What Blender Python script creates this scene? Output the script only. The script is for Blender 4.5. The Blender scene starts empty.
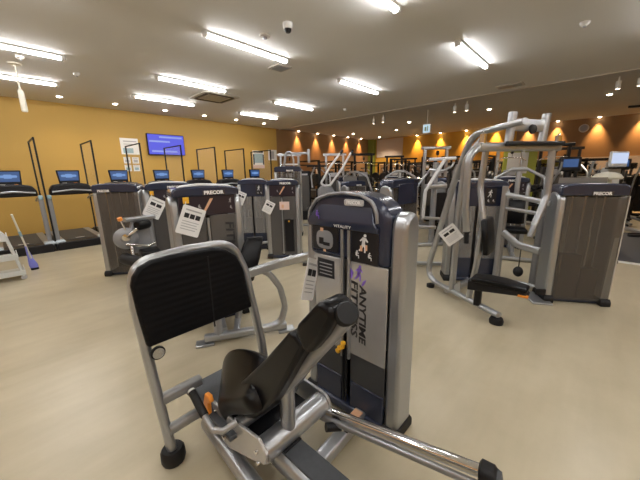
import bpy, math, random
from mathutils import Matrix, Vector
random.seed(7)
PI = math.pi
sc = bpy.context.scene
COL = sc.collection
R = math.radians

# ------------------------------------------------------------------ materials
def new_mat(name):
    m = bpy.data.materials.new(name); m.use_nodes = True
    return m, m.node_tree.nodes, m.node_tree.links, m.node_tree.nodes['Principled BSDF']

def mat(name, rgb, rough=0.5, metal=0.0, alpha=1.0, noise=0.0, scale=8.0, bump=0.0, coat=0.0, spec=0.5):
    m, n, l, b = new_mat(name)
    b.inputs['Base Color'].default_value = (*rgb, 1)
    b.inputs['Roughness'].default_value = rough
    b.inputs['Metallic'].default_value = metal
    b.inputs['Alpha'].default_value = alpha
    b.inputs['Coat Weight'].default_value = coat
    b.inputs['Specular IOR Level'].default_value = spec
    if noise or bump:
        tc = n.new('ShaderNodeTexCoord'); nz = n.new('ShaderNodeTexNoise')
        nz.inputs['Scale'].default_value = scale; nz.inputs['Detail'].default_value = 5
        l.new(tc.outputs['Object'], nz.inputs['Vector'])
        if noise:
            mx = n.new('ShaderNodeMix'); mx.data_type = 'RGBA'
            mx.inputs['A'].default_value = (*[c * (1 - noise) for c in rgb], 1)
            mx.inputs['B'].default_value = (*[min(1, c * (1 + noise)) for c in rgb], 1)
            l.new(nz.outputs['Fac'], mx.inputs['Factor']); l.new(mx.outputs['Result'], b.inputs['Base Color'])
        if bump:
            bp = n.new('ShaderNodeBump'); bp.inputs['Strength'].default_value = bump; bp.inputs['Distance'].default_value = 0.01
            l.new(nz.outputs['Fac'], bp.inputs['Height']); l.new(bp.outputs['Normal'], b.inputs['Normal'])
    return m

def emit(name, rgb, s):
    m, n, l, b = new_mat(name)
    b.inputs['Base Color'].default_value = (0.02, 0.02, 0.02, 1)
    b.inputs['Emission Color'].default_value = (*rgb, 1)
    b.inputs['Emission Strength'].default_value = s
    return m

M_SILVER = mat('silver_paint', (0.40, 0.415, 0.435), 0.30, 0.75, noise=0.03, scale=60)
M_PALESILVER = mat('pale_silver_paint', (0.66, 0.67, 0.68), 0.35, 0.2)
M_SILVER_D = mat('grey_metal_paint', (0.30, 0.31, 0.33), 0.38, 0.4)
M_SHROUD = mat('brushed_silver_shroud', (0.58, 0.575, 0.57), 0.27, 0.6, noise=0.05, scale=14)
M_CHROME = mat('chrome', (0.80, 0.81, 0.83), 0.10, 1.0)
M_NAVY = mat('navy_plastic', (0.024, 0.031, 0.060), 0.26, 0.1, coat=0.3)
M_NAVY_L = mat('navy_lower_shroud', (0.020, 0.026, 0.05), 0.22, 0.0, coat=0.2)
M_SMOKE = mat('smoked_acrylic', (0.13, 0.115, 0.10), 0.16, 0.0, alpha=0.42)
M_SMOKE_D = mat('dark_smoked_acrylic', (0.105, 0.10, 0.097), 0.22, 0.2, noise=0.1, scale=3)
M_REAR = mat('tower_rear_sheet', (0.19, 0.18, 0.165), 0.4, 0.1)
M_CLEAR = mat('clear_acrylic', (0.42, 0.41, 0.40), 0.12, 0.0, alpha=0.35)
M_BLACK = mat('black_plastic', (0.008, 0.008, 0.010), 0.4, spec=0.3)
M_VINYL = mat('black_vinyl', (0.004, 0.004, 0.005), 0.30, spec=0.22)
M_RUBBER = mat('black_rubber', (0.009, 0.009, 0.010), 0.55, spec=0.3)
M_GREYTREAD = mat('grey_tread_rubber', (0.055, 0.06, 0.068), 0.6, noise=0.2, scale=50)
M_STACK = mat('weight_plate_steel', (0.06, 0.062, 0.066), 0.45, 0.3)
M_PLACARD = mat('placard_black', (0.010, 0.010, 0.013), 0.3)
M_PLACARD_B = mat('placard_plum', (0.022, 0.014, 0.022), 0.3)
M_WHITE = mat('white_plastic', (0.75, 0.75, 0.73), 0.4)
M_PAPER = mat('laminated_paper', (0.80, 0.80, 0.79), 0.3)
M_INK = mat('print_ink', (0.012, 0.012, 0.014), 0.5)
M_INKGREY = mat('print_grey', (0.42, 0.42, 0.43), 0.5)
M_PURPLE = mat('purple_print', (0.19, 0.10, 0.52), 0.45)
M_ORANGE = mat('orange_plastic', (0.80, 0.28, 0.03), 0.4)
M_YELLOWPL = mat('yellow_plastic', (0.85, 0.45, 0.03), 0.4)
M_PINKPAPER = mat('pink_notice_paper', (0.75, 0.56, 0.50), 0.5)
M_SKIN = mat('figure_print_skin', (0.72, 0.42, 0.25), 0.5)
M_RACK = mat('black_rack_steel', (0.009, 0.009, 0.010), 0.45, 0.1, spec=0.3)
M_IRON = mat('cast_iron_plate', (0.02, 0.02, 0.022), 0.5, 0.2)
M_TEAL = mat('pale_blue_plastic', (0.30, 0.45, 0.52), 0.4)
M_FOOTPALE = mat('pale_blue_grey_plastic', (0.50, 0.58, 0.64), 0.35)
M_MOPBLUE = mat('violet_blue_plastic', (0.22, 0.24, 0.75), 0.5)
M_IVORY = mat('ivory_paint', (0.72, 0.70, 0.60), 0.4)
M_GREYW = mat('off_white_enamel', (0.62, 0.64, 0.63), 0.4)
M_GREEN = mat('olive_green_paint', (0.20, 0.22, 0.030), 0.6)
M_TUBE = emit('tube_light', (1.0, 0.985, 0.97), 30.0)
M_DOWN = emit('downlight_glow', (1.0, 0.84, 0.62), 16.0)
M_SCREENB = emit('blue_tv_screen', (0.085, 0.10, 0.90), 0.45)
M_SCREENL = emit('tv_text_glow', (0.38, 0.48, 1.0), 0.42)
M_SCREENC = emit('treadmill_screen', (0.035, 0.12, 0.35), 0.35)
M_SCREENP = emit('pale_screen', (0.22, 0.42, 0.85), 0.42)
M_SIGNGLOW = emit('exit_sign_glow', (0.62, 0.85, 0.95), 0.5)
M_KIOSK = emit('kiosk_screen', (0.65, 0.75, 1.0), 0.5)

def ribbed_black():
    m, n, l, b = new_mat('ribbed_black_plate')
    b.inputs['Base Color'].default_value = (0.006, 0.006, 0.007, 1); b.inputs['Roughness'].default_value = 0.5; b.inputs['Specular IOR Level'].default_value = 0.12
    tc = n.new('ShaderNodeTexCoord'); w = n.new('ShaderNodeTexWave'); w.bands_direction = 'Z'
    w.inputs['Scale'].default_value = 9.5; w.inputs['Distortion'].default_value = 0.15
    bp = n.new('ShaderNodeBump'); bp.inputs['Strength'].default_value = 0.22; bp.inputs['Distance'].default_value = 0.006
    l.new(tc.outputs['Object'], w.inputs['Vector']); l.new(w.outputs['Fac'], bp.inputs['Height']); l.new(bp.outputs['Normal'], b.inputs['Normal'])
    return m
M_RIB = ribbed_black()

def floor_mat():
    m, n, l, b = new_mat('polished_beige_floor')
    tc = n.new('ShaderNodeTexCoord')
    n1 = n.new('ShaderNodeTexNoise'); n1.inputs['Scale'].default_value = 1.3; n1.inputs['Detail'].default_value = 6; n1.inputs['Roughness'].default_value = 0.6
    n2 = n.new('ShaderNodeTexNoise'); n2.inputs['Scale'].default_value = 7.0; n2.inputs['Detail'].default_value = 4
    mp1 = n.new('ShaderNodeMapping'); mp1.inputs['Location'].default_value = (3.1, 1.7, 0.41)
    mp2 = n.new('ShaderNodeMapping'); mp2.inputs['Location'].default_value = (0.3, 0.7, 0.37); mp2.inputs['Scale'].default_value = (0.16, 1.0, 1.0); mp2.inputs['Rotation'].default_value = (0, 0, R(8))
    l.new(tc.outputs['Object'], mp1.inputs['Vector']); l.new(tc.outputs['Object'], mp2.inputs['Vector'])
    l.new(mp1.outputs['Vector'], n1.inputs['Vector']); l.new(mp2.outputs['Vector'], n2.inputs['Vector'])
    r = n.new('ShaderNodeValToRGB')
    r.color_ramp.elements[0].position = 0.05; r.color_ramp.elements[0].color = (0.28, 0.232, 0.142, 1)
    r.color_ramp.elements[1].position = 0.95; r.color_ramp.elements[1].color = (0.62, 0.55, 0.405, 1)
    mx = n.new('ShaderNodeMix'); mx.data_type = 'FLOAT'; mx.inputs['Factor'].default_value = 0.38
    l.new(n1.outputs['Fac'], mx.inputs['A']); l.new(n2.outputs['Fac'], mx.inputs['B'])
    l.new(mx.outputs['Result'], r.inputs['Fac']); l.new(r.outputs['Color'], b.inputs['Base Color'])
    rr = n.new('ShaderNodeMapRange'); rr.inputs['To Min'].default_value = 0.29; rr.inputs['To Max'].default_value = 0.34
    l.new(n1.outputs['Fac'], rr.inputs['Value']); l.new(rr.outputs['Result'], b.inputs['Roughness'])
    b.inputs['Specular IOR Level'].default_value = 0.5
    return m
M_FLOOR = floor_mat()
M_CEIL = mat('grey_ceiling_paint', (0.74, 0.735, 0.72), 0.8, noise=0.02, scale=2)
M_CEILD = mat('dimmed_grey_ceiling_paint', (0.46, 0.46, 0.46), 0.8, noise=0.03, scale=2)  # same ceiling paint made darker: the rear zone's dimmer light put into the colour
M_YWALL = mat('mustard_wall_paint', (0.52, 0.325, 0.075), 0.65, noise=0.03, scale=1.5)
M_BROWN = mat('brown_wall_cladding', (0.26, 0.145, 0.06), 0.6, noise=0.08, scale=4)
M_BYELLOW = mat('amber_wall_paint', (0.56, 0.30, 0.035), 0.65, noise=0.04, scale=2)
M_PEACH = mat('peach_wall_paint', (0.66, 0.42, 0.24), 0.7)
M_PINKPANEL = mat('pale_recess_panel', (0.56, 0.46, 0.38), 0.7)
M_TRIM = mat('ceiling_trim', (0.50, 0.47, 0.42), 0.6)
M_WOODBASE = mat('dark_skirting', (0.06, 0.05, 0.045), 0.5)
M_MIRROR = mat('mirror_glass', (0.85, 0.86, 0.86), 0.03, 1.0)

# ------------------------------------------------------------------ mesh helpers
def rrect(w, h, r, n=3):
    r = min(r, w / 2 - 1e-4, h / 2 - 1e-4); pts = []
    for cx, cy, a0 in ((w/2-r, h/2-r, 0), (-w/2+r, h/2-r, 90), (-w/2+r, -h/2+r, 180), (w/2-r, -h/2+r, 270)):
        for i in range(n + 1):
            a = R(a0 + 90 * i / n); pts.append((cx + r * math.cos(a), cy + r * math.sin(a)))
    return pts
def circ(r, n=12): return [(r * math.cos(2*PI*i/n), r * math.sin(2*PI*i/n)) for i in range(n)]
def fillet(path, rad, n=5, closed=False):
    P = [Vector(p) for p in path]; out = []
    N = len(P)
    for i, p in enumerate(P):
        if not closed and i in (0, N - 1): out.append(p); continue
        a = P[i-1] - p; b = P[(i+1) % N] - p
        la, lb = a.length, b.length; a.normalize(); b.normalize()
        ang = a.angle(b)
        if ang > PI - 0.02: out.append(p); continue
        r = rad[i] if isinstance(rad, (list, tuple)) else rad
        t = min(r / math.tan(ang / 2), la * 0.48, lb * 0.48)
        s, e = p + a * t, p + b * t
        for k in range(n + 1):
            q = k / n; out.append((1-q)**2 * s + 2*q*(1-q) * p + q*q * e)
    return out

class MB:
    def __init__(s): s.v = []; s.f = []
    def add(s, vs, fs, M=None):
        o = len(s.v)
        s.v += [tuple((M @ Vector(p)) if M else Vector(p)) for p in vs]
        s.f += [tuple(i + o for i in f) for f in fs]; return s
    def box(s, c, d, M=None):
        x, y, z = d[0]/2, d[1]/2, d[2]/2
        vs = [(c[0]+i*x, c[1]+j*y, c[2]+k*z) for i in (-1,1) for j in (-1,1) for k in (-1,1)]
        return s.add(vs, [(0,1,3,2),(4,6,7,5),(0,4,5,1),(2,3,7,6),(0,2,6,4),(1,5,7,3)], M)
    def loft(s, rings, M=None, cap=True, closed=False):
        n = len(rings[0]); vs = [p for r in rings for p in r]; fs = []
        m = len(rings)
        for i in range(m if closed else m - 1):
            a, b = i * n, ((i + 1) % m) * n
            for j in range(n): fs.append((a+j, a+(j+1) % n, b+(j+1) % n, b+j))
        if cap and not closed: fs.append(tuple(range(n-1, -1, -1))); fs.append(tuple((m-1)*n + j for j in range(n)))
        return s.add(vs, fs, M)
    def prism(s, poly, h0, h1, axis='z', M=None):
        def to(p, h): return {'z': (p[0], p[1], h), 'y': (p[0], h, p[1]), 'x': (h, p[0], p[1])}[axis]
        return s.loft([[to(p, h0) for p in poly], [to(p, h1) for p in poly]], M)
    def sweep(s, path, prof, up=(0,0,1), fil=0, n=5, closed=False, M=None, scale=None):
        P = fillet(path, fil, n, closed) if fil else [Vector(p) for p in path]
        N = len(P); rings = []; up = Vector(up)
        for i in range(N):
            if closed: t = P[(i+1) % N] - P[i-1]
            else: t = P[min(i+1, N-1)] - P[max(i-1, 0)]
            t.normalize(); sd = up.cross(t)
            if sd.length < 0.08: sd = Vector((1,0,0)).cross(t) if abs(t.x) < 0.9 else Vector((0,1,0)).cross(t)
            sd.normalize(); nr = t.cross(sd)
            k = scale(i / (N - 1)) if scale else 1
            rings.append([P[i] + sd * a * k + nr * b * k for a, b in prof])
        return s.loft(rings, M, True, closed)
    def tube(s, path, r, fil=0, n=10, M=None, closed=False):
        return s.sweep(path, circ(r, n), fil=fil, M=M, closed=closed)
    def lathe(s, prof, p0=(0,0,0), ax=(0,0,1), n=16, M=None):
        q = Vector((0,0,1)).rotation_difference(Vector(ax).normalized()).to_matrix().to_4x4()
        T = Matrix.Translation(p0) @ q
        rings = [[T @ Vector((r*math.cos(2*PI*i/n), r*math.sin(2*PI*i/n), z)) for i in range(n)] for r, z in prof]
        return s.loft(rings, M)
    def quadplate(s, c4, th, M=None):
        c4 = [Vector(c) for c in c4]; nr = (c4[1]-c4[0]).cross(c4[2]-c4[0]).normalized() * th
        return s.loft([[c for c in c4], [c + nr for c in c4]], M)
    def xf(s, M): s.v = [tuple(M @ Vector(p)) for p in s.v]; return s

def obj(name, mb, m, parent=None, bevel=0, label=None, sharp=0.7, world=False):
    me = bpy.data.meshes.new(name)
    vs = mb.v
    if world and parent is not None:
        root = parent
        while root.parent: root = root.parent
        inv = (Matrix.Translation(root.location) @ root.rotation_euler.to_matrix().to_4x4()).inverted()
        vs = [tuple(inv @ Vector(p)) for p in vs]
    me.from_pydata(vs, [], mb.f); me.update()
    import bmesh
    bm = bmesh.new(); bm.from_mesh(me); bmesh.ops.recalc_face_normals(bm, faces=bm.faces); bm.to_mesh(me); bm.free()
    me.materials.append(m)
    me.shade_smooth(); me.set_sharp_from_angle(angle=sharp)
    o = bpy.data.objects.new(name, me); COL.objects.link(o)
    if parent: o.parent = parent
    if bevel:
        b = o.modifiers.new('bevel', 'BEVEL'); b.width = bevel; b.segments = 2; b.limit_method = 'ANGLE'; b.angle_limit = R(35)
    if label: o['label'] = label
    return o
def tag(o, label, cat, group=None):
    o['label'] = label; o['category'] = cat
    if group: o['group'] = group
    return o
def struct(name, mb, m, bevel=0):
    o = obj(name, mb, m, None, bevel); o['kind'] = 'structure'; return o
def empty(name, loc, rz, label, cat, group=None):
    o = bpy.data.objects.new(name, None); COL.objects.link(o); o.empty_display_size = 0.1
    o.location = loc; o.rotation_euler = (0, 0, rz)
    return tag(o, label, cat, group)
def copy_tree(o, parent=None):
    c = o.copy(); COL.objects.link(c)
    if parent: c.parent = parent
    for ch in list(o.children): copy_tree(ch, c)
    return c
def place(root, loc, rz, label, group=None):
    root.location = loc; root.rotation_euler = (0, 0, rz); root['label'] = label
    if group: root['group'] = group
    return root

_dg = None
def text(name, s, size, M, m, parent, width=None, bold=0.0, world=False, shear=0.0, ax='CENTER', th=0.0006):
    cu = bpy.data.curves.new(name, 'FONT'); cu.body = s; cu.size = size; cu.align_x = ax; cu.align_y = 'CENTER'
    cu.extrude = th; cu.offset = bold; cu.shear = shear; cu.resolution_u = 2
    t = bpy.data.objects.new(name, cu); COL.objects.link(t)
    bpy.context.view_layer.update()
    me = t.evaluated_get(bpy.context.evaluated_depsgraph_get()).to_mesh()
    mb = MB(); vs = [tuple(v.co) for v in me.vertices]; fs = [tuple(p.vertices) for p in me.polygons]
    bpy.data.objects.remove(t)
    if width:
        x0 = min(v[0] for v in vs); x1 = max(v[0] for v in vs); k = width / (x1 - x0); cx = (x0 + x1) / 2
        vs = [((v[0]-cx)*k, v[1], v[2]) for v in vs]
    mb.add(vs, fs, M)
    return obj(name, mb, m, parent, world=world)

def facing(x, y, z, roll=0):
    """text plane on a tower front: text x -> +x, text y -> +z, normal -> -y"""
    return Matrix.Translation((x, y, z)) @ Matrix.Rotation(PI/2, 4, 'X') @ Matrix.Rotation(roll, 4, 'Z')

# ------------------------------------------------------------------ the room
UMIN, UMAX, VMIN, VMAX, H = -5.0, 15.4, -7.0, 10.2, 3.3
struct('floor', MB().box(((UMIN+UMAX)/2, (VMIN+VMAX)/2, -0.05), (UMAX-UMIN+0.4, VMAX-VMIN+0.4, 0.1)), M_FLOOR)
STEP = 8.53
struct('ceiling', MB().box(((UMIN-0.2+STEP)/2, (VMIN+VMAX)/2, H+0.05), (STEP-UMIN+0.2, VMAX-VMIN+0.4, 0.1)), M_CEIL)
struct('ceiling_back', MB().box(((UMAX+0.2+STEP)/2, (VMIN+VMAX)/2, H+0.05), (UMAX-STEP+0.2, VMAX-VMIN+0.4, 0.1)), M_CEILD)
struct('trim_1', MB().box((STEP, (VMIN+VMAX)/2, H-0.012), (0.05, VMAX-VMIN, 0.024)), M_TRIM)
BSPLIT = 8.35
struct('wall_left', MB().box(((UMIN+BSPLIT)/2, VMAX+0.05, H/2), (BSPLIT-UMIN, 0.1, H)), M_YWALL)
struct('wall_left_rear', MB().box(((UMAX+BSPLIT)/2, VMAX+0.05, H/2), (UMAX-BSPLIT, 0.1, H)), M_BROWN)
struct('wall_back', MB().box((UMAX+0.05, (VMIN+2.9)/2, H/2), (0.1, 2.9-VMIN, H)), M_BROWN)
struct('wall_back_left', MB().box((UMAX+0.05, (2.9+VMAX)/2, H/2), (0.1, VMAX-2.9, H)), M_BYELLOW)
struct('wall_right', MB().box(((UMIN+UMAX)/2, VMIN-0.05, H/2), (UMAX-UMIN, 0.1, H)), M_BYELLOW)
struct('wall_front', MB().box((UMIN-0.05, (VMIN+VMAX)/2, H/2), (0.1, VMAX-VMIN, H)), M_PEACH)
struct('baseboard_left', MB().box(((UMIN+UMAX)/2, VMAX-0.008, 0.05), (UMAX-UMIN, 0.016, 0.1)), M_WOODBASE)
struct('baseboard_back', MB().box((UMAX-0.008, (VMIN+VMAX)/2, 0.05), (0.016, VMAX-VMIN, 0.1)), M_WOODBASE)
# pale recessed panel high in the back corner and the olive column beside it
struct('trim_2', MB().box((UMAX-0.02, 8.95, 2.78), (0.04, 1.62, 0.98)), M_PINKPANEL)
struct('trim_3', MB().box((UMAX-0.14, 10.02, H/2), (0.28, 0.36, H-0.02)), M_GREEN, 0.01)
# mirror band along the back wall
mirror = empty('wall_mirror', (UMAX-0.02, 0.4, 0.1), 0, 'long low mirror on the back wall under the brown cladding', 'mirror')
for k in range(11):
    y0 = -5.6 + k * 1.375 - 0.4
    obj('mirror_pane', MB().box((0.0, y0+0.675, 0.9), (0.02, 1.369, 1.74)), M_MIRROR, mirror)
obj('edge_trim', MB().box((0, 1.56, 1.785), (0.03, 15.13, 0.025)).box((0, 1.56, 0.015), (0.03, 15.13, 0.025)), M_TRIM, mirror)

# ------------------------------------------------------------------ ceiling lamps
def tube_light(label):
    r = empty('ceiling_tube_light', (0,0,0), 0, label, 'ceiling light', 'fluorescent tube lights on the ceiling')
    obj('housing', MB().box((0,0,-0.015), (1.44, 0.088, 0.03)), M_WHITE, r, 0.008)
    prof = [(0.036*math.cos(a), 0.036*math.sin(a)) for a in [R(180 + 18*i) for i in range(11)]]
    mb = MB(); mb.loft([[(x, p[0], -0.032 + p[1]) for p in prof] for x in (-0.67, 0.67)])
    obj('diffuser', mb, M_TUBE, r)
    for s in (-1, 1): obj('end_cap', MB().box((s*0.695, 0, -0.038), (0.05, 0.08, 0.066)), M_WHITE, r, 0.01)
    return r
tl = tube_light('')
TUBES = [
 (2.87, 4.0, 'long white tube light nearest the dome camera'),
 (5.68, 4.07, 'white tube light in the middle of the ceiling, over the foreground weight tower'),
 (5.54, 1.77, 'bright tube light at upper right, nearest the ceiling trim line'),
 (3.08, 6.28, 'tube light just in front of the square air vent cassette'),
 (5.87, 6.35, 'tube light at centre left, behind the small square ceiling vent'),
 (3.20, 8.05, 'tube light close to the yellow wall above the television'),
 (6.03, 8.15, 'tube light nearest the yellow and brown wall corner'),
 (0.35, 6.28, 'upper of the two tube lights cut by the left edge of the photo'),
 (0.48, 8.10, 'lower tube light at the left edge, close to the yellow wall'),
 (2.72, 1.95, 'tube light at the very top edge of the photo, above the weight tower'),
]
for i, (u, v, lab) in enumerate(TUBES):
    o = tl if i == 0 else copy_tree(tl)
    place(o, (u, v, H), 0, lab)
for u in (-2.3, 0.1, 2.8, 5.6):
    for v in (-0.5, -2.7, -5.0):
        place(copy_tree(tl), (u, v, H), 0, 'tube light on the ceiling behind the camera')
for u, v in ((-2.3, 1.9), (0.1, 1.9), (-2.3, 4.1), (0.1, 4.1), (-2.3, 6.3), (-2.3, 8.1)):
    place(copy_tree(tl), (u, v, H), 0, 'tube light on the ceiling left of the camera')

def downlight():
    r = empty('recessed_downlight', (0,0,0), 0, '', 'downlight', 'small round recessed downlights')
    obj('ring', MB().lathe([(0.05, -0.002), (0.075, -0.002), (0.075, -0.012), (0.05, -0.012)], n=18), M_WHITE, r)
    obj('lamp', MB().lathe([(0.002, -0.004), (0.055, -0.006), (0.052, -0.018), (0.03, -0.028), (0.002, -0.03)], n=18), M_DOWN, r)
    return r
dlp = downlight(); dl_used = []
def spot(loc, power, ang, target, blend=0.6, col=(1.0, 0.72, 0.42), name='downlight_beam', rad=0.05):
    L = bpy.data.lights.new(name, 'SPOT'); L.energy = power; L.spot_size = R(ang); L.spot_blend = blend; L.color = col; L.shadow_soft_size = rad
    o = bpy.data.objects.new(name, L); COL.objects.link(o); o.location = loc
    o.rotation_euler = (Vector(target) - Vector(loc)).to_track_quat('-Z', 'Y').to_euler()
    return o
def down(u, v, lab, power=0, ang=70, tgt=None, blend=0.6, col=(1.0, 0.72, 0.42)):
    o = dlp if not dl_used else copy_tree(dlp); dl_used.append(o)
    place(o, (u, v, H), 0, lab)
    if power:
        spot((u, v, H-0.045), power, ang, tgt or (u, v, 0), blend, col)
# along the yellow wall
for u, lab in ((1.36, 'downlight by the yellow wall between the left edge and the television'), (2.45, 'downlight by the yellow wall left of the television'),
               (3.66, 'downlight above the television on the yellow wall'), (4.82, 'downlight by the yellow wall right of the television'),
               (5.95, 'downlight by the yellow wall above the tall black frames'), (7.1, 'downlight by the yellow wall near its brown end')):
    down(u, 9.35, lab, 22, 110, (u, 9.9, 0), 0.9, (1.0, 0.80, 0.52))
# wall washers on the brown stretch of the left wall
for k, u in enumerate((9.52, 10.73, 11.9, 13.05, 14.23)):
    down(u, VMAX-0.13, '%s wall washer downlight along the brown left wall' % ('nearest', 'second nearest', 'middle', 'second farthest', 'farthest')[k], 170, 62, (u, VMAX-0.01, 1.6), 1.0, (1.0, 0.55, 0.25))
for k, v in enumerate((7.3, 6.1, 4.9, 3.67, 2.47, 1.55, 0.36, -0.75, -1.9, -3.1)):
    nm = ('leftmost', 'second from left', 'third from left', 'fourth from left', 'fifth from left', 'sixth from left', 'seventh from left', 'eighth from left', 'ninth from left', 'tenth from left')[k]
    down(UMAX-0.13, v, '%s wall washer downlight along the back wall' % nm, 200, 62, (UMAX-0.01, v, 1.6), 1.0, (1.0, 0.60, 0.26))
for u, v, lab in ((10.62, 2.8, 'round downlight above the chest machine on the rear ceiling'), (10.87, 0.15, 'bright downlight at far right on the rear ceiling'),
                  (11.0, 5.6, 'downlight left of the hanging exit sign'), (12.2, 9.1, 'downlight near the olive column in the far corner'),
                  (14.4, 9.0, 'downlight in front of the pale recess panel'), (12.6, 7.0, 'downlight over the black racks at the back')):
    down(u, v, lab, 150, 130, None, 0.9, (1.0, 0.82, 0.62))

# pairs of small cylinder spotlights on the rear ceiling
def cyl_spot():
    r = empty('ceiling_spotlight', (0,0,0), 0, '', 'spotlight', 'white cylinder spotlights on the brown ceiling')
    obj('stem', MB().tube([(0,0,0), (0,0,-0.09)], 0.014), M_WHITE, r)
    obj('lamp_body', MB().lathe([(0.03, -0.08), (0.045, -0.085), (0.045, -0.23), (0.036, -0.235), (0.036, -0.21)], n=14), M_WHITE, r)
    obj('lamp_lens', MB().lathe([(0.002, -0.222), (0.034, -0.222), (0.034, -0.226), (0.002, -0.226)], n=14), M_DOWN, r)
    return r
cs = cyl_spot()
for i, (u, v, lab) in enumerate(((9.0, 5.86, 'left cylinder spotlight of the far pair, above the olive column'), (9.0, 5.5, 'right cylinder spotlight of the far pair, above the olive column'),
        (9.0, 3.24, 'left cylinder spotlight of the pair above the hanging exit sign'), (9.0, 2.93, 'right cylinder spotlight of the pair above the hanging exit sign'),
        (9.0, 0.02, 'left cylinder spotlight of the pair at the right edge'), (9.0, -0.29, 'right cylinder spotlight of the pair at the right edge'))):
    place(cs if i == 0 else copy_tree(cs), (u, v, H), 0, lab)

# pendant wand at upper left
p = empty('pendant_spotlight', (0.56, 7.2, H), 0, 'ivory pendant spotlight on a thin rod hanging near the left edge', 'pendant light')
obj('ceiling_rose', MB().lathe([(0.002, 0), (0.09, 0), (0.085, -0.02), (0.02, -0.03), (0.002, -0.03)]), M_IVORY, p)
obj('rod', MB().tube([(0,0,-0.02), (0.0,0,-0.42)], 0.012), M_IVORY, p)
obj('lamp_body', MB().lathe([(0.012, -0.38), (0.04, -0.42), (0.042, -0.72), (0.036, -0.735), (0.002, -0.735)]), M_IVORY, p)
# ceiling fittings
o = empty('ceiling_air_cassette', (3.93, 7.05, H), 0, 'square white air conditioning cassette in the ceiling', 'air conditioner')
obj('panel', MB().box((0,0,-0.015), (0.86, 0.86, 0.03)), M_TRIM, o, 0.01)
obj('grille', MB().box((0,0,-0.034), (0.46, 0.46, 0.012)), M_SILVER_D, o)
for a in range(4):
    M = Matrix.Rotation(a*PI/2, 4, 'Z'); obj('air_slot', MB().box((0.33, 0, -0.033), (0.07, 0.60, 0.012), M), M_BLACK, o)
o = empty('ceiling_vent', (3.73, 4.37, H), 0, 'small square ceiling vent near the long tube light', 'vent')
obj('frame', MB().box((0,0,-0.012), (0.30, 0.30, 0.024)), M_TRIM, o, 0.006)
obj('grille', MB().box((0,0,-0.026), (0.22, 0.22, 0.01)), M_SILVER_D, o)
o = empty('ceiling_vent', (8.05, 1.75, H), 0, 'flat ceiling vent beside the trim line at upper right', 'vent')
obj('frame', MB().box((0,0,-0.012), (0.30, 0.5, 0.024)), M_TRIM, o, 0.006)
obj('grille', MB().box((0,0,-0.026), (0.22, 0.42, 0.01)), M_SILVER_D, o)
o = empty('security_camera', (2.80, 3.10, H), 0, 'white dome security camera on the ceiling', 'camera')
obj('base', MB().lathe([(0.002, 0), (0.06, 0), (0.06, -0.05), (0.05, -0.065), (0.002, -0.065)]), M_WHITE, o)
obj('lens_dome', MB().lathe([(0.045, -0.06), (0.042, -0.085), (0.028, -0.105), (0.002, -0.112)]), M_BLACK, o)
o = empty('motion_sensor', (2.80, 3.56, H), 0, 'white ceiling sensor beside the dome camera', 'sensor')
obj('base', MB().lathe([(0.002, 0), (0.075, 0), (0.07, -0.02), (0.002, -0.03)]), M_TRIM, o)
obj('sensor_eye', MB().lathe([(0.03, -0.025), (0.022, -0.05), (0.002, -0.055)]), M_SILVER_D, o)
for u, v, lab in ((5.43, 0.43, 'small white sensor on the ceiling at upper right'), (1.34, 7.13, 'small round sensor between the left edge tube lights and wall'),
                  (7.35, 5.79, 'small white sensor beyond the middle tube light'), (0.6, 6.75, 'small dark sensor beside the pendant spotlight')):
    o = empty('smoke_detector', (u, v, H), 0, lab, 'sensor')
    obj('base', MB().lathe([(0.002, 0), (0.055, 0), (0.05, -0.025), (0.03, -0.045), (0.002, -0.05)]), M_WHITE, o)
    obj('sensor_eye', MB().lathe([(0.02, -0.045), (0.016, -0.06), (0.002, -0.062)]), M_SILVER_D, o)
o = empty('exit_sign', (9.33, 4.15, H), 0, 'small lit exit sign hanging on a rod from the rear ceiling', 'sign')
obj('rod', MB().tube([(0,0,0), (0,0,-0.42)], 0.012), M_WHITE, o)
obj('sign_box', MB().box((0,0,-0.54), (0.06, 0.24, 0.26)), M_WHITE, o, 0.008)
obj('sign_face', MB().box((-0.033,0,-0.54), (0.008, 0.21, 0.23)), M_SIGNGLOW, o)
obj('exit_pictogram', MB().box((-0.039, 0.03,-0.55), (0.004, 0.05, 0.12)).box((-0.039, -0.04,-0.54), (0.004, 0.03, 0.15)), M_GREEN, o)
o = empty('spot_rail', (11.9, -0.55, H), 0, 'black spot rail fitting at the right edge of the rear ceiling', 'ceiling fitting')
obj('stem', MB().tube([(0,0,0), (0,0,-0.22)], 0.018), M_BLACK, o)
obj('arm', MB().tube([(0,-0.35,-0.25), (0,0.3,-0.22)], 0.03), M_BLACK, o)
o = empty('wall_speaker', (UMAX-0.1, -0.35+1.1, 2.95), 0, 'white oval speaker on the back wall at right', 'speaker')
obj('cabinet', MB().lathe([(0.002,-0.08),(0.14,-0.08),(0.15,0.0),(0.1,0.08),(0.002,0.08)], ax=(1,0,0)), M_TRIM, o)
obj('grille', MB().lathe([(0.002,-0.09),(0.11,-0.09),(0.11,-0.08),(0.002,-0.08)], ax=(1,0,0)), M_SILVER_D, o)

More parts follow.
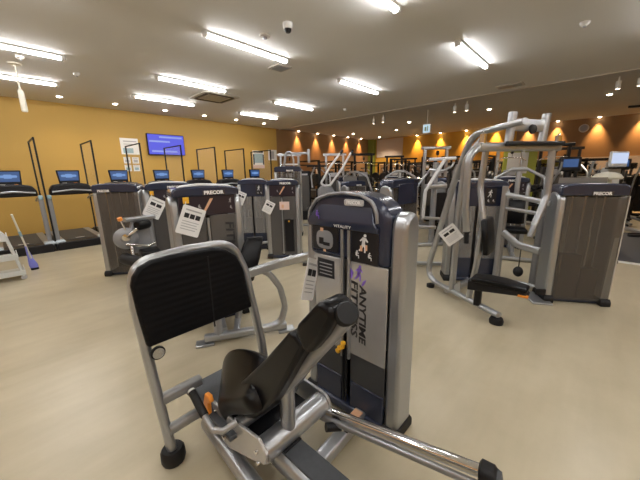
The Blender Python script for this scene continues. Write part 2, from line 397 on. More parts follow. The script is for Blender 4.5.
# ------------------------------------------------------------------ things on the yellow wall
o = empty('wall_television', (3.88, VMAX-0.06, 2.42), 0, 'wall television with a blue screen on the yellow wall', 'television')
obj('casing', MB().box((0,0,0), (1.10, 0.07, 0.62)), M_BLACK, o, 0.01)
obj('screen', MB().box((0,-0.037,0.0), (1.06, 0.008, 0.58)), M_SCREENB, o)
mb = MB()
for x0, x1, z in ((-0.2, 0.48, 0.22), (-0.5, 0.1, 0.09), (-0.45, 0.3, -0.20)): mb.box(((x0+x1)/2, -0.043, z), (x1-x0, 0.004, 0.05))
obj('screen_text', mb, M_SCREENL, o)
def poster(name, u, z, w, h, lab, base, blocks, y=VMAX-0.012):
    o = empty(name, (u, y, z), 0, lab, 'poster')
    obj('sheet', MB().box((0,0,0), (w, 0.008, h)), base, o)
    for nm, x, zz, ww, hh, m in blocks: obj(nm, MB().box((x, -0.006, zz), (ww, 0.004, hh)), m, o)
    return o
poster('wall_poster', 2.87, 2.33, 0.46, 0.45, 'pale square poster on the yellow wall left of the television', M_PAPER,
       [('picture', -0.05, -0.12, 0.26, 0.14, M_TEAL), ('text_line', 0.02, 0.14, 0.34, 0.03, M_INKGREY), ('text_line', 0.0, 0.06, 0.30, 0.02, M_INKGREY)])
for dx, dz, w in ((-0.11, 0.11, 'upper left'), (0.11, 0.11, 'upper right'), (-0.11, -0.11, 'lower left'), (0.11, -0.11, 'lower right')):
    poster('wall_notice', 2.86+dx, 1.83+dz, 0.17, 0.18, '%s of four small notices under the pale square poster' % w, M_PAPER,
           [('picture', 0, -0.02, 0.11, 0.08, M_TEAL if dz < 0 else M_INKGREY), ('text_line', 0, 0.06, 0.12, 0.02, M_INKGREY)])
poster('wall_poster', 7.38, 2.05, 0.54, 0.68, 'tall photo poster at the end of the yellow wall', M_PAPER,
       [('picture', 0, 0.05, 0.40, 0.36, M_TEAL), ('title_bar', 0, 0.29, 0.46, 0.06, M_INK), ('footer_strip', 0, -0.28, 0.54, 0.12, M_PINKPAPER), ('left_band', -0.23, 0.0, 0.06, 0.4, M_INK), ('right_band', 0.23, 0.0, 0.06, 0.4, M_INK)])
poster('wall_poster', 8.09, 2.24, 0.44, 0.42, 'white framed poster at the yellow and brown wall joint', M_PAPER,
       [('picture', -0.04, 0.0, 0.24, 0.30, M_INKGREY)])

# ------------------------------------------------------------------ weight towers
def arch_pts(w, zb, zs, zt, n=14, p=2.4):
    pts = [(-w/2, zb), (w/2, zb)]
    for i in range(n + 1):
        a = PI * i / n
        c, s = math.cos(a), math.sin(a)
        pts.append((w/2 * math.copysign(abs(c)**(2/p), c), zs + (zt-zs) * abs(s)**(2/p)))
    return pts
def figure(mb, x, y, z, k, pose=0):
    """small printed figure of an exerciser, laid flat on a placard"""
    def disc(cx, cz, r): mb.prism([(cx + r*math.cos(a), cz + r*math.sin(a)) for a in [2*PI*i/9 for i in range(9)]], y-0.0015, y, 'y')
    def limb(a, b, r0, r1):
        d = Vector((b[0]-a[0], b[1]-a[1])).normalized(); nx, nz = -d.y, d.x
        mb.prism([(x+k*(a[0]+nx*r0), z+k*(a[1]+nz*r0)), (x+k*(b[0]+nx*r1), z+k*(b[1]+nz*r1)), (x+k*(b[0]-nx*r1), z+k*(b[1]-nz*r1)), (x+k*(a[0]-nx*r0), z+k*(a[1]-nz*r0))], y-0.0015, y, 'y')
    disc(x + k*0.10, z + k*0.42, k*0.085)
    limb((0.06, 0.32), (0.0, 0.0), 0.11, 0.08)
    if pose == 0:
        limb((0.0, 0.02), (-0.08, -0.22), 0.075, 0.05); limb((-0.08, -0.22), (-0.26, -0.40), 0.05, 0.035)
        limb((0.02, 0.02), (0.12, -0.20), 0.075, 0.05); limb((0.12, -0.20), (0.10, -0.46), 0.05, 0.035)
        limb((0.0, 0.28), (-0.20, 0.12), 0.05, 0.035); limb((0.12, 0.28), (0.26, 0.10), 0.05, 0.035)
    else:
        limb((0.0, 0.0), (0.28, 0.02), 0.075, 0.05); limb((0.28, 0.02), (0.30, -0.28), 0.05, 0.035); limb((0.05, 0.26), (0.30, 0.22), 0.05, 0.03)

def build_tower(root, M, w=0.66, h=1.395, d=0.21, style='front', colm=None, plate_x=0.06):
    """weight tower; local x across, front face at y=0 looking to -y"""
    colm = colm or M_SILVER
    hw = w/2
    A = lambda mb: mb.xf(M)
    for s in (-1, 1):
        zt = h - 0.09
        pf = [(-0.012, 0.0), (d+0.012, 0.0), (d, zt-0.09)] + [(d/2 + d/2*math.cos(a), zt-0.09 + 0.09*math.sin(a)) for a in [PI*i/8 for i in range(1, 8)]] + [(0.0, zt-0.09)]
        obj('end_column', A(MB().prism(pf, s*hw - (0.085 if s > 0 else 0), s*hw + (0 if s > 0 else 0.085), 'x')), colm, root, 0.022)
        pb = [(-0.045, 0.0), (d+0.03, 0.0), (d+0.03, 0.05), (d+0.005, 0.085), (-0.02, 0.085), (-0.045, 0.05)]
        obj('rubber_foot', A(MB().prism(pb, s*(hw+0.008) - (0.10 if s > 0 else 0), s*(hw+0.008) + (0 if s > 0 else 0.10), 'x')), M_RUBBER, root, 0.012)
    iw = w - 0.15
    if style == 'back':
        obj('head_cap', A(MB().prism(arch_pts(w-0.02, h-0.13, h-0.045, h, p=3.0), -0.02, d+0.015, 'y')), M_NAVY, root, 0.02)
        obj('shroud_panel', A(MB().prism([(-hw+0.07, 0.05), (hw-0.012, 0.05), (hw-0.012, h-0.14), (-hw+0.07, h-0.14)], -0.012, -0.004, 'y')), M_SMOKE, root)
        obj('panel_edge', A(MB().tube([(hw-0.008, -0.008, 0.05), (hw-0.008, -0.008, h-0.13)], 0.007)), M_TRIM, root)
        obj('name_plate', A(MB().box((plate_x, -0.023, h-0.105), (0.19, 0.006, 0.046))), M_PLACARD, root)
        text('name_plate_lettering', 'PRECOR', 0.044, M @ facing(plate_x, -0.0266, h-0.105), M_PAPER, root, 0.165, 0.0022)
        obj('bottom_rail', A(MB().box((0, d/2, 0.03), (w-0.17, d*0.8, 0.05))), M_NAVY_L, root, 0.008)
        # what shows through the smoked panel
        obj('weight_stack', A(MB().box((-0.06, d/2+0.02, 0.30), (0.20, 0.12, 0.50)).box((0.14, d/2+0.02, 0.22), (0.17, 0.10, 0.34))), M_BLACK, root, 0.006)
        obj('rear_panel', A(MB().box((0, d+0.002, 0.75), (w-0.17, 0.006, 1.3))), M_REAR, root)
        mb = MB()
        for x in (-0.12, 0.0, 0.1, 0.18): mb.tube([(x, d/2+0.02, 0.08), (x, d/2+0.02, h-0.12)], 0.011)
        obj('guide_rods', A(mb), M_CHROME, root)
        return
    # front style
    zc = h - 0.385
    if style == 'main':
        cap = [(x-0.022, z) for x, z in arch_pts(w-0.125, zc, h-0.17, h, p=2.5)]
        obj('head_cap', A(MB().prism(cap, -0.015, d+0.02, 'y')), M_NAVY, root, 0.03)
        # silver arched rim and the recess under it
        path = [(-0.30, -0.014, h-0.19), (-0.292, -0.016, h-0.12), (-0.225, -0.022, h-0.045), (-0.13, -0.024, h-0.014), (-0.03, -0.026, h-0.002), (0.09, -0.024, h-0.012), (0.16, -0.022, h-0.045), (0.185, -0.02, h-0.10), (0.188, -0.016, h-0.15)]
        obj('arched_rim', A(MB().sweep(fillet(path, 0.06), rrect(0.016, 0.022, 0.007), up=(0,-1,0))), M_SILVER_D, root)
        obj('cap_ledge', A(MB().loft([[(-0.19, -0.010, h-0.055), (0.15, -0.010, h-0.055), (0.15, 0.03, h-0.055), (-0.19, 0.03, h-0.055)],
            [(-0.285, -0.034, h-0.15), (0.175, -0.034, h-0.15), (0.175, 0.03, h-0.15), (-0.285, 0.03, h-0.15)],
            [(-0.29, -0.040, h-0.175), (0.20, -0.040, h-0.175), (0.20, 0.03, h-0.175), (-0.29, 0.03, h-0.175)],
            [(-0.29, -0.030, h-0.205), (0.20, -0.030, h-0.205), (0.20, 0.03, h-0.205), (-0.29, 0.03, h-0.205)]])), M_NAVY, root, 0.006)
        obj('name_plate', A(MB().prism([(x+0.05, z+h-0.052) for x, z in rrect(0.125, 0.034, 0.01)], -0.034, -0.026, 'y')), M_INKGREY, root, 0.002)
        text('name_plate_lettering', 'PRECOR', 0.026, M @ facing(0.05, -0.0346, h-0.052), M_PAPER, root, 0.09, 0.0006)
        text('series_lettering', 'VITALITY', 0.022, M @ facing(-0.02, -0.0412, h-0.186), M_PAPER, root, 0.12)
        mb = MB(); figure(mb, -0.215, -0.037, h-0.14, 0.065, 1); mb.xf(M); obj('purple_logo', mb, M_PURPLE, root)
        lp = [(-0.265, h-0.345), (-0.065, h-0.345), (-0.065, h-0.20), (-0.265, h-0.20)]
        rp = [(0.03, h-0.375), (0.20, h-0.375), (0.20, h-0.20), (0.03, h-0.20)]
        obj('placard', A(MB().prism(lp, -0.024, -0.014, 'y')), M_PLACARD, root, 0.004)
        obj('placard', A(MB().prism(rp, -0.024, -0.014, 'y')), M_PLACARD, root, 0.004)
        mb = MB(); mb.prism([(x-0.165, z+h-0.28) for x, z in rrect(0.13, 0.11, 0.04)], -0.0256, -0.024, 'y'); obj('muscle_map', A(mb), M_SILVER_D, root)
        mb = MB(); mb.box((-0.19, -0.026, h-0.29), (0.035, 0.002, 0.04)).box((-0.15, -0.026, h-0.305), (0.05, 0.002, 0.02)); obj('pictograms', A(mb), M_BLACK, root)
        mb = MB(); mb.box((-0.185, -0.026, h-0.222), (0.022, 0.002, 0.02)).box((-0.165, -0.026, h-0.345), (0.018, 0.002, 0.014)); obj('callouts', A(mb), M_SKIN, root)
        mb = MB(); figure(mb, 0.11, -0.0243, h-0.265, 0.105, 0); obj('exercise_figure', A(mb), M_PAPER, root)
        mb = MB(); mb.box((0.098, -0.0262, h-0.292), (0.014, 0.002, 0.03)).box((0.13, -0.0262, h-0.285), (0.012, 0.002, 0.03)); obj('highlighted_thighs', A(mb), M_SKIN, root)
        for x in (0.065, 0.145):
            mb = MB(); figure(mb, x, -0.0243, h-0.335, 0.055, 1); obj('pose_icon', A(mb), M_PAPER, root)
        # silver shroud panels either side of the slot
        pan = [('l', -hw+0.08, -0.045), ('r', 0.02, hw-0.085)]
        for nm, x0, x1 in pan:
            obj('shroud_panel', A(MB().prism([(x0, 0.44), (x1, 0.44), (x1, zc+0.005), (x0, zc+0.005)], -0.014, -0.002, 'y')), M_SHROUD, root, 0.003)
            obj('weight_stack_window', A(MB().prism([(x0, 0.25), (x1, 0.25), (x1, 0.44), (x0, 0.44)], -0.012, -0.002, 'y')), M_STACK, root, 0.002)
            obj('lower_shroud', A(MB().prism([(x0, 0.03), (x1, 0.03), (x1, 0.25), (x0, 0.25)], -0.018, 0.0, 'y')), M_NAVY_L, root, 0.006)
        obj('bottom_rail', A(MB().box((0, 0.05, 0.045), (w-0.16, 0.17, 0.06))), M_NAVY, root, 0.012)
        obj('rear_panel', A(MB().box((0, d-0.01, 0.55), (w-0.17, 0.01, 0.85))), M_SHROUD, root)
        obj('slot_back', A(MB().box((-0.012, 0.06, 0.62), (0.07, 0.02, 1.10))), M_BLACK, root)
        mb = MB()
        for x in (-0.036, 0.012): mb.prism(rrect(0.018, 0.02, 0.005), 0.40, 1.19, 'z', Matrix.Translation((x, -0.018, 0)))
        obj('guide_rails', A(mb), M_SILVER, root)
        obj('weight_stack', A(MB().box((-0.012, 0.10, 0.26), (0.42, 0.10, 0.38))), M_STACK, root, 0.004)
        obj('warning_label', A(MB().prism([(-0.23, h-0.52), (-0.10, h-0.515), (-0.10, h-0.405), (-0.23, h-0.40)], -0.0165, -0.014, 'y')), M_PLACARD, root)
        mb = MB()
        for k in range(4): mb.box((-0.165, -0.0172, h-0.43-0.022*k), (0.10, 0.001, 0.006))
        obj('label_text', A(mb), M_INKGREY, root)
        # the lettering running down the right panel and its purple runner
        text('shroud_lettering', 'ANYTIME', 0.062, M @ facing(0.103, -0.0146, 0.712, -PI/2), M_INK, root, 0.36, 0.0018, shear=0.1)
        text('shroud_lettering', 'FITNESS', 0.062, M @ facing(0.046, -0.0146, 0.732, -PI/2), M_INK, root, 0.345, 0.0018, shear=0.1)
        mb = MB(); figure(mb, 0.075, -0.014, 0.955, 0.095, 0)
        mb.prism([(0.005, 0.925), (0.02, 0.975), (0.04, 0.955), (0.032, 0.915)], -0.0155, -0.014, 'y')
        mb.prism([(0.105, 0.915), (0.128, 0.93), (0.112, 0.895), (0.095, 0.885)], -0.0155, -0.014, 'y')
        obj('runner_logo', A(mb), M_PURPLE, root)
        mb = MB()
        for dx, dz in ((-0.005, 0.50), (-0.012, 0.475), (-0.045, 0.435), (-0.03, 0.462)): mb.lathe([(0.003,-0.022),(0.015,-0.016),(0.016,0.0),(0.003,0.006)], (dx-0.01, -0.045, dz), (0,-1,0), 10)
        obj('weight_selector_pins', A(mb), M_YELLOWPL, root)
        mb = MB().tube([(-0.02, -0.03, 0.10), (-0.02, -0.03, 0.47)], 0.006).tube([(0.0, -0.03, 0.10), (0.0, -0.03, 0.47)], 0.006); obj('selector_cords', A(mb), M_BLACK, root)
        return
    cap = arch_pts(w-0.05, h-0.10, h-0.05, h, p=3.0)
    obj('head_cap', A(MB().prism(cap, -0.02, d+0.015, 'y')), M_NAVY, root, 0.022)
    path = [(-hw+0.05, 0.06, h-0.045), (-hw+0.13, 0.055, h-0.004), (-0.05, 0.05, h+0.012), (hw-0.13, 0.055, h-0.004), (hw-0.05, 0.06, h-0.045)]
    obj('arched_rim', A(MB().sweep(fillet(path, 0.1), rrect(0.085, 0.026, 0.010), up=(0,0,1))), M_PALESILVER, root)
    if style == 'front':
        obj('head_panel', A(MB().box((0.0, 0.0, h-0.185), (iw, 0.014, 0.19))), M_PLACARD_B, root, 0.004)
        obj('name_plate', A(MB().box((0.06, -0.023, h-0.065), (0.21, 0.006, 0.044))), M_PLACARD, root)
        text('name_plate_lettering', 'PRECOR', 0.046, M @ facing(0.06, -0.0266, h-0.065), M_PAPER, root, 0.19, 0.0022)
        mb = MB(); mb.prism([(-0.06, h-0.25), (-0.035, h-0.25), (0.05, h-0.12), (0.02, h-0.12)], -0.009, -0.007, 'y'); obj('orange_figure', A(mb), M_SKIN, root)
        for x, z, k, q in ((-0.09, h-0.20, 0.06, 1), (iw/2-0.05, h-0.15, 0.05, 0), (iw/2-0.05, h-0.225, 0.05, 1)):
            mb = MB(); figure(mb, x, -0.0075, z, k, q); obj('pose_icon', A(mb), M_INKGREY, root)
        for x0, x1 in ((-iw/2, -0.035), (0.005, iw/2)):
            obj('shroud_panel', A(MB().prism([(x0, 0.06), (x1, 0.06), (x1, h-0.285), (x0, h-0.285)], -0.006, 0.004, 'y')), M_SMOKE_D, root, 0.003)
        obj('guide_rail', A(MB().box((-0.015, -0.002, h*0.42), (0.022, 0.012, h*0.72))), M_SILVER, root)
        obj('bottom_rail', A(MB().box((0, 0.06, 0.035), (w-0.16, 0.16, 0.05))), M_NAVY, root, 0.01)
        obj('rear_panel', A(MB().box((0, d-0.01, 0.66), (w-0.17, 0.01, 1.18))), M_SMOKE_D, root)
    else:   # 'clear': narrow navy tower with an open stack behind clear panels
        obj('head_panel', A(MB().box((0, 0.01, h-0.21), (iw, 0.03, 0.24))), M_NAVY, root, 0.008)
        obj('placard', A(MB().box((0.13, -0.009, h-0.20), (0.13, 0.006, 0.19))), M_PLACARD, root)
        for x, z, k, q in ((0.12, h-0.17, 0.10, 0), (0.10, h-0.265, 0.05, 1), (0.16, h-0.265, 0.05, 1)):
            mb = MB(); figure(mb, x, -0.012, z, k, q); obj('pose_icon', A(mb), M_PAPER, root)
        for x0, x1 in ((-iw/2, -0.035), (0.005, iw/2)):
            obj('shroud_panel', A(MB().prism([(x0, 0.34), (x1, 0.34), (x1, h-0.33), (x0, h-0.33)], -0.004, 0.004, 'y')), M_CLEAR, root, 0.003)
            obj('lower_shroud', A(MB().prism([(x0, 0.06), (x1, 0.06), (x1, 0.34), (x0, 0.34)], -0.014, 0.004, 'y')), M_NAVY_L, root, 0.006)
        obj('slot_back', A(MB().box((-0.015, 0.04, 0.6), (0.05, 0.01, 1.0))), M_BLACK, root)
        obj('weight_stack', A(MB().box((-0.01, 0.10, 0.36), (iw*0.72, 0.11, 0.56))), M_STACK, root, 0.006)
        mb = MB()
        for x in (-0.13, -0.05, 0.03, 0.12): mb.tube([(x, 0.10, 0.6), (x, 0.10, h-0.2)], 0.014)
        obj('guide_rods', A(mb), M_CHROME, root)
        obj('bottom_rail', A(MB().box((0, 0.06, 0.035), (w-0.16, 0.16, 0.05))), M_NAVY, root, 0.01)
        obj('rear_panel', A(MB().box((0, d-0.01, 0.66), (w-0.17, 0.01, 1.18))), M_SMOKE_D, root)

def TM(u, v, deg): return Matrix.Translation((u, v, 0)) @ Matrix.Rotation(R(deg), 4, 'Z')
def pad(mb, rings): mb.loft(rings); return mb
def sect(c, hu, ht, U=(1,0,0), T=(0,0,1), n=20, p=3.2):
    """superellipse cross-section of a cushion"""
    c = Vector(c); U = Vector(U).normalized(); T = Vector(T).normalized(); out = []
    for i in range(n):
        a = 2*PI*i/n; co, si = math.cos(a), math.sin(a)
        out.append(c + U*hu*math.copysign(abs(co)**(2/p), co) + T*ht*math.copysign(abs(si)**(2/p), si))
    return out
def cushion(path, hu, ht, U=(1,0,0), n=24, p=5.0):
    """loft along path (list of points); hu/ht lists; ends rounded"""
    P = [Vector(q) for q in path]; rings = []; U = Vector(U).normalized(); N = len(P)
    for i in range(N):
        t = (P[min(i+1, N-1)] - P[max(i-1, 0)]).normalized(); T = t.cross(U).normalized()
        if i == 0: 
            rings.append(sect(P[0] - t*0.014, hu[0]*0.80, ht[0]*0.6, U, T, n, p)); rings.append(sect(P[0] - t*0.005, hu[0]*0.95, ht[0]*0.88, U, T, n, p))
        rings.append(sect(P[i], hu[i], ht[i], U, T, n, p))
        if i == N-1:
            rings.append(sect(P[i] + t*0.007, hu[i]*0.95, ht[i]*0.88, U, T, n, p)); rings.append(sect(P[i] + t*0.016, hu[i]*0.80, ht[i]*0.6, U, T, n, p))
    return MB().loft(rings)
OV = rrect(0.056, 0.075, 0.026, 4)      # flat oval gym tube

# ================================================================== FOREGROUND LEG PRESS
lp = empty('leg_press_machine', (0.85, 1.0, 0), 0, 'large seated leg press in the foreground with ribbed black foot plate and silver weight tower', 'exercise machine')
W = dict(world=True)
build_tower(lp, Matrix.Translation((-0.85, -1.0, 0)) @ TM(1.295, 0.985, -90), w=0.68, style='main', d=0.15)
# foot plate frame (inverted U) and plate
fr = [(0.405, 1.485, 0.03), (0.375, 1.51, 0.50), (0.352, 1.522, 0.90), (0.365, 1.525, 1.105), (0.62, 1.525, 1.122), (0.875, 1.525, 1.115), (0.945, 1.52, 0.93), (1.01, 1.485, 0.45), (1.03, 1.46, 0.05)]
obj('foot_plate_frame', MB().sweep(fillet(fr, [0, 0.2, 0.2, 0.15, 0.1, 0.14, 0.25, 0.3, 0], 7), rrect(0.045, 0.062, 0.02, 4), up=(0,1,0)), M_SILVER, lp, **W)
pp = [(0.332, 1.023), (0.343, 1.061), (0.371, 1.099), (0.424, 1.12), (0.516, 1.127), (0.727, 1.121), (0.801, 1.098), (0.861, 1.049), (0.898, 0.963), (0.916, 0.845), (0.939, 0.71), (0.359, 0.708), (0.341, 0.882)]
obj('foot_plate', MB().prism(pp, 1.446, 1.485, 'y'), M_RIB, lp, 0.012, **W)
obj('plate_seam', MB().box((0.69, 1.4455, 0.885), (0.007, 0.004, 0.40)), M_BLACK, lp, **W)
obj('plate_backing', MB().prism([(x*0.96+0.027, z*0.96+0.036) for x, z in pp], 1.485, 1.55, 'y'), M_SILVER_D, lp, **W)
obj('rubber_foot', MB().lathe([(0.002,0),(0.056,0),(0.062,0.02),(0.060,0.065),(0.050,0.080),(0.002,0.080)], (0.405,1.485,0)), M_RUBBER, lp, **W)
obj('rubber_foot', MB().lathe([(0.002,0),(0.056,0),(0.062,0.02),(0.060,0.065),(0.050,0.080),(0.002,0.080)], (1.03,1.46,0)), M_RUBBER, lp, **W)
obj('brace_tube', MB().sweep([(0.39, 1.50, 0.375), (0.60, 1.50, 0.375)], rrect(0.05, 0.06, 0.02), up=(0,0,1)), M_SILVER, lp, **W)
obj('brace_tube', MB().sweep([(0.40, 1.47, 0.205), (0.70, 1.47, 0.205), (1.02, 1.46, 0.205)], rrect(0.05, 0.055, 0.02), up=(0,0,1)), M_SILVER, lp, **W)
obj('brace_bracket', MB().lathe([(0.002,0),(0.033,0),(0.033,0.014),(0.002,0.014)], (0.40,1.47,0.66), (0,-1,0)), M_BLACK, lp, **W)
obj('bracket_ring', MB().lathe([(0.020,0.012),(0.027,0.012),(0.027,0.018),(0.020,0.018)], (0.40,1.47,0.66), (0,-1,0)), M_CHROME, lp, **W)
# grey tread platform between plate and seat
obj('tread_platform', MB().prism([(0.54, 1.60), (0.93, 1.60), (0.93, 1.10), (0.54, 1.10)], 0.275, 0.30, 'z'), M_GREYTREAD, lp, 0.006, **W)
# central floor beam with grey tread on top
obj('main_beam', MB().sweep([(0.715, 1.54, 0.225), (0.72, 0.6, 0.225), (0.72, -0.32, 0.225)], rrect(0.15, 0.10, 0.035), up=(0,0,1)), M_SILVER, lp, **W)
obj('beam_tread', MB().box((0.722, 0.29, 0.279), (0.105, 1.22, 0.012)), M_GREYTREAD, lp, 0.004, **W)
obj('beam_end_plug', MB().box((0.722, 0.885, 0.287), (0.10, 0.05, 0.006)), M_BLACK, lp, **W)
obj('floor_beam', MB().sweep([(0.60, 1.47, 0.11), (0.585, 1.2, 0.11), (0.555, 0.7, 0.10), (0.55, -0.2, 0.06)], rrect(0.075, 0.085, 0.03), up=(0,0,1)), M_SILVER, lp, **W)
obj('tower_stabilizer', MB().sweep([(0.70, 0.85, 0.055), (1.34, 0.885, 0.055)], rrect(0.075, 0.07, 0.015), up=(0,0,1)), M_SILVER, lp, **W)
obj('stabilizer_clip', MB().box((1.12, 0.872, 0.094), (0.06, 0.07, 0.008)), M_BLACK, lp, **W)
obj('warning_sticker', MB().box((1.24, 0.88, 0.092), (0.05, 0.055, 0.004)), M_SKIN, lp, **W)
obj('beam_post', MB().box((0.72, -0.25, 0.09), (0.10, 0.08, 0.18)), M_SILVER, lp, 0.01, **W)
obj('beam_post', MB().box((0.72, 1.50, 0.09), (0.10, 0.08, 0.18)), M_SILVER, lp, 0.01, **W)
# seat carriage
cy, cz = 0.925, 0.315
obj('carriage_tube', MB().lathe([(0.002,-0.19),(0.056,-0.19),(0.056,0.19),(0.002,0.19)], (0.785, cy, cz), (1,0,0), 20), M_SILVER, lp, **W)
capp = [(cy + 0.09 + a, cz + 0.0 + b) for a, b in rrect(0.30, 0.14, 0.06, 5)]
obj('carriage_end_plate', MB().prism(capp, 0.975, 0.992, 'x'), M_SILVER, lp, 0.004, **W)
gp = [(1.335, 0.345), (1.138, 0.352), (0.925, 0.392), (0.868, 0.345), (0.885, 0.285), (0.96, 0.245), (1.206, 0.142), (1.28, 0.17), (1.335, 0.26)]
obj('carriage_side_plate', MB().prism(gp, 0.578, 0.594, 'x'), M_SHROUD, lp, 0.004, **W)
mb = MB()
for v, z in ((1.29, 0.31), (1.22, 0.20), (0.93, 0.325), (0.925, 0.27)): mb.lathe([(0.002,-0.012),(0.010,-0.012),(0.011,0.0),(0.002,0.002)], (0.576, v, z), (1,0,0), 10)
obj('plate_bolts', mb, M_CHROME, lp, **W)
obj('front_cross_tube', MB().lathe([(0.002,-0.18),(0.034,-0.18),(0.034,0.18),(0.002,0.18)], (0.77, 1.11, 0.335), (1,0,0), 16), M_SILVER, lp, **W)
obj('carriage_floor', MB().box((0.78, 1.03, 0.285), (0.34, 0.16, 0.02)), M_BLACK, lp, **W)
obj('seat_strut', MB().tube([(0.74, 0.915, 0.34), (0.72, 0.885, 0.62)], 0.034, n=14), M_SILVER, lp, **W)
obj('back_frame', MB().sweep([(0.70, 1.11, 0.355), (0.70, 0.87, 0.60), (0.675, 0.515, 1.06)], rrect(0.045, 0.042, 0.014), up=(1,0,0), fil=0.15), M_SILVER_D, lp, **W)
obj('frame_end_cap', MB().lathe([(0.002,-0.03),(0.034,-0.03),(0.037,-0.02),(0.037,0.02),(0.032,0.027),(0.002,0.028)], (0.665, 0.518, 1.075), (-0.45,-0.60,0.50), 18), M_RUBBER, lp, **W)
# seat and back cushions
def saddle():
    far = [(0.97, 0.69), (1.06, 0.69), (1.163, 0.672), (1.28, 0.626), (1.375, 0.556), (1.415, 0.469), (1.42, 0.40)]
    near = [(0.95, 0.61), (1.0, 0.575), (1.07, 0.525), (1.13, 0.49), (1.185, 0.455), (1.235, 0.40), (1.23, 0.345)]
    dip = [0.01, 0.03, 0.045, 0.045, 0.03, 0.01, 0.0]
    rings = []
    for a, b, d_ in zip(far, near, dip):
        top, bot = [], []
        for i in range(9):
            q = i/8; u_ = 0.555 + 0.14*q
            v_ = b[0] + (a[0]-b[0])*q; z_ = b[1] + (a[1]-b[1])*q - d_*math.sin(PI*q)
            top.append((u_, v_, z_ - 0.02*(1-q)**4)); bot.append((0.575 + 0.26*q, min(v_, 1.30) - 0.05, b[1] - 0.085))
        for i in (1, 2, 3, 4):
            q = i/4; top.append((0.695 + 0.15*q, a[0] - 0.03*q, a[1] - 0.15*q**1.3)); 
        bot += [(0.838, min(a[0], 1.30) - 0.05, b[1] - 0.083 + 0.0004*i) for i in range(4)]
        rings.append(top + bot[::-1])
    return MB().loft(rings)
so = obj('seat_cushion', saddle(), M_VINYL, lp, 0.0, sharp=1.6, **W)
sd = so.modifiers.new('round', 'SUBSURF'); sd.levels = 1; sd.render_levels = 2
def pad_block(name, pts, u0, u1, bev):
    o = obj(name, MB().prism(pts, u0, u1, 'x'), M_VINYL, lp, bev, sharp=1.2, **W)
    o.modifiers['bevel'].segments = 4; o.modifiers['bevel'].angle_limit = R(40)
    return o
pad_block('back_cushion', [(1.15, 0.365), (1.195, 0.43), (1.15, 0.505), (1.05, 0.605), (0.955, 0.705), (0.872, 0.795), (0.735, 0.955), (0.70, 0.96), (0.655, 0.925), (0.765, 0.735), (0.845, 0.605), (0.92, 0.50), (1.00, 0.415), (1.08, 0.37)], 0.612, 0.80, 0.022)
pad_block('head_cushion', [(0.705, 0.965), (0.69, 1.0), (0.595, 1.105), (0.575, 1.117), (0.535, 1.100), (0.522, 1.075), (0.575, 0.985), (0.635, 0.905), (0.665, 0.912)], 0.612, 0.728, 0.020)
# side handle with lever
obj('handle_rod', MB().tube([(0.50, 1.372, 0.427), (0.50, 1.23, 0.35), (0.503, 1.175, 0.326), (0.525, 1.125, 0.338), (0.585, 1.095, 0.368)], 0.015, fil=0.03, n=12), M_SILVER, lp, **W)
obj('handle_grip', MB().tube([(0.50, 1.372, 0.427), (0.50, 1.25, 0.361)], 0.020, n=14), M_RUBBER, lp, **W)
obj('handle_end_cap', MB().lathe([(0.002,0),(0.019,0),(0.017,0.012),(0.002,0.014)], (0.50,1.372,0.427), (0,0.88,0.48)), M_WHITE, lp, **W)
obj('release_lever', MB().prism([(1.32,0.30),(1.345,0.345),(1.31,0.43),(1.27,0.435),(1.255,0.405),(1.29,0.38),(1.295,0.31)], 0.535, 0.558, 'x'), M_ORANGE, lp, 0.005, **W)
# chrome guide rail with end bumper, adjustment pin
obj('guide_rail', MB().sweep([(0.975, 0.93, 0.275), (1.065, 0.172, 0.392)], rrect(0.040, 0.048, 0.016, 4), up=(0,0,1)), M_CHROME, lp, **W)
obj('guide_rail', MB().sweep([(0.955, 0.93, 0.245), (1.045, 0.172, 0.345)], rrect(0.024, 0.03, 0.01, 4), up=(0,0,1)), M_SILVER, lp, **W)
obj('rail_bumper', MB().loft([sect((1.062+d_*0.1, 0.185-d_, 0.375), w_, h_, (1,0.1,0), (0,0.12,1), 18, 2.8) for d_, w_, h_ in ((0,0.032,0.045),(0.008,0.04,0.058),(0.05,0.04,0.058),(0.062,0.032,0.046))]), M_RUBBER, lp, **W)
obj('bumper_cover', MB().loft([sect((1.067+d_*0.1, 0.125-d_, 0.375), w_, h_, (1,0.1,0), (0,0.12,1), 18, 2.8) for d_, w_, h_ in ((0,0.035,0.05),(0.012,0.033,0.045),(0.015,0.02,0.03))]), M_GREYTREAD, lp, **W)
obj('adjustment_pin', MB().tube([(0.92, 0.84, 0.255), (0.985, 0.80, 0.24)], 0.022), M_BLACK, lp, **W)
obj('pin_knob', MB().lathe([(0.002,0),(0.024,0),(0.024,0.012),(0.012,0.016),(0.012,0.03),(0.002,0.03)], (0.985, 0.80, 0.24), (0.8,-0.5,-0.15)), M_CHROME, lp, **W)

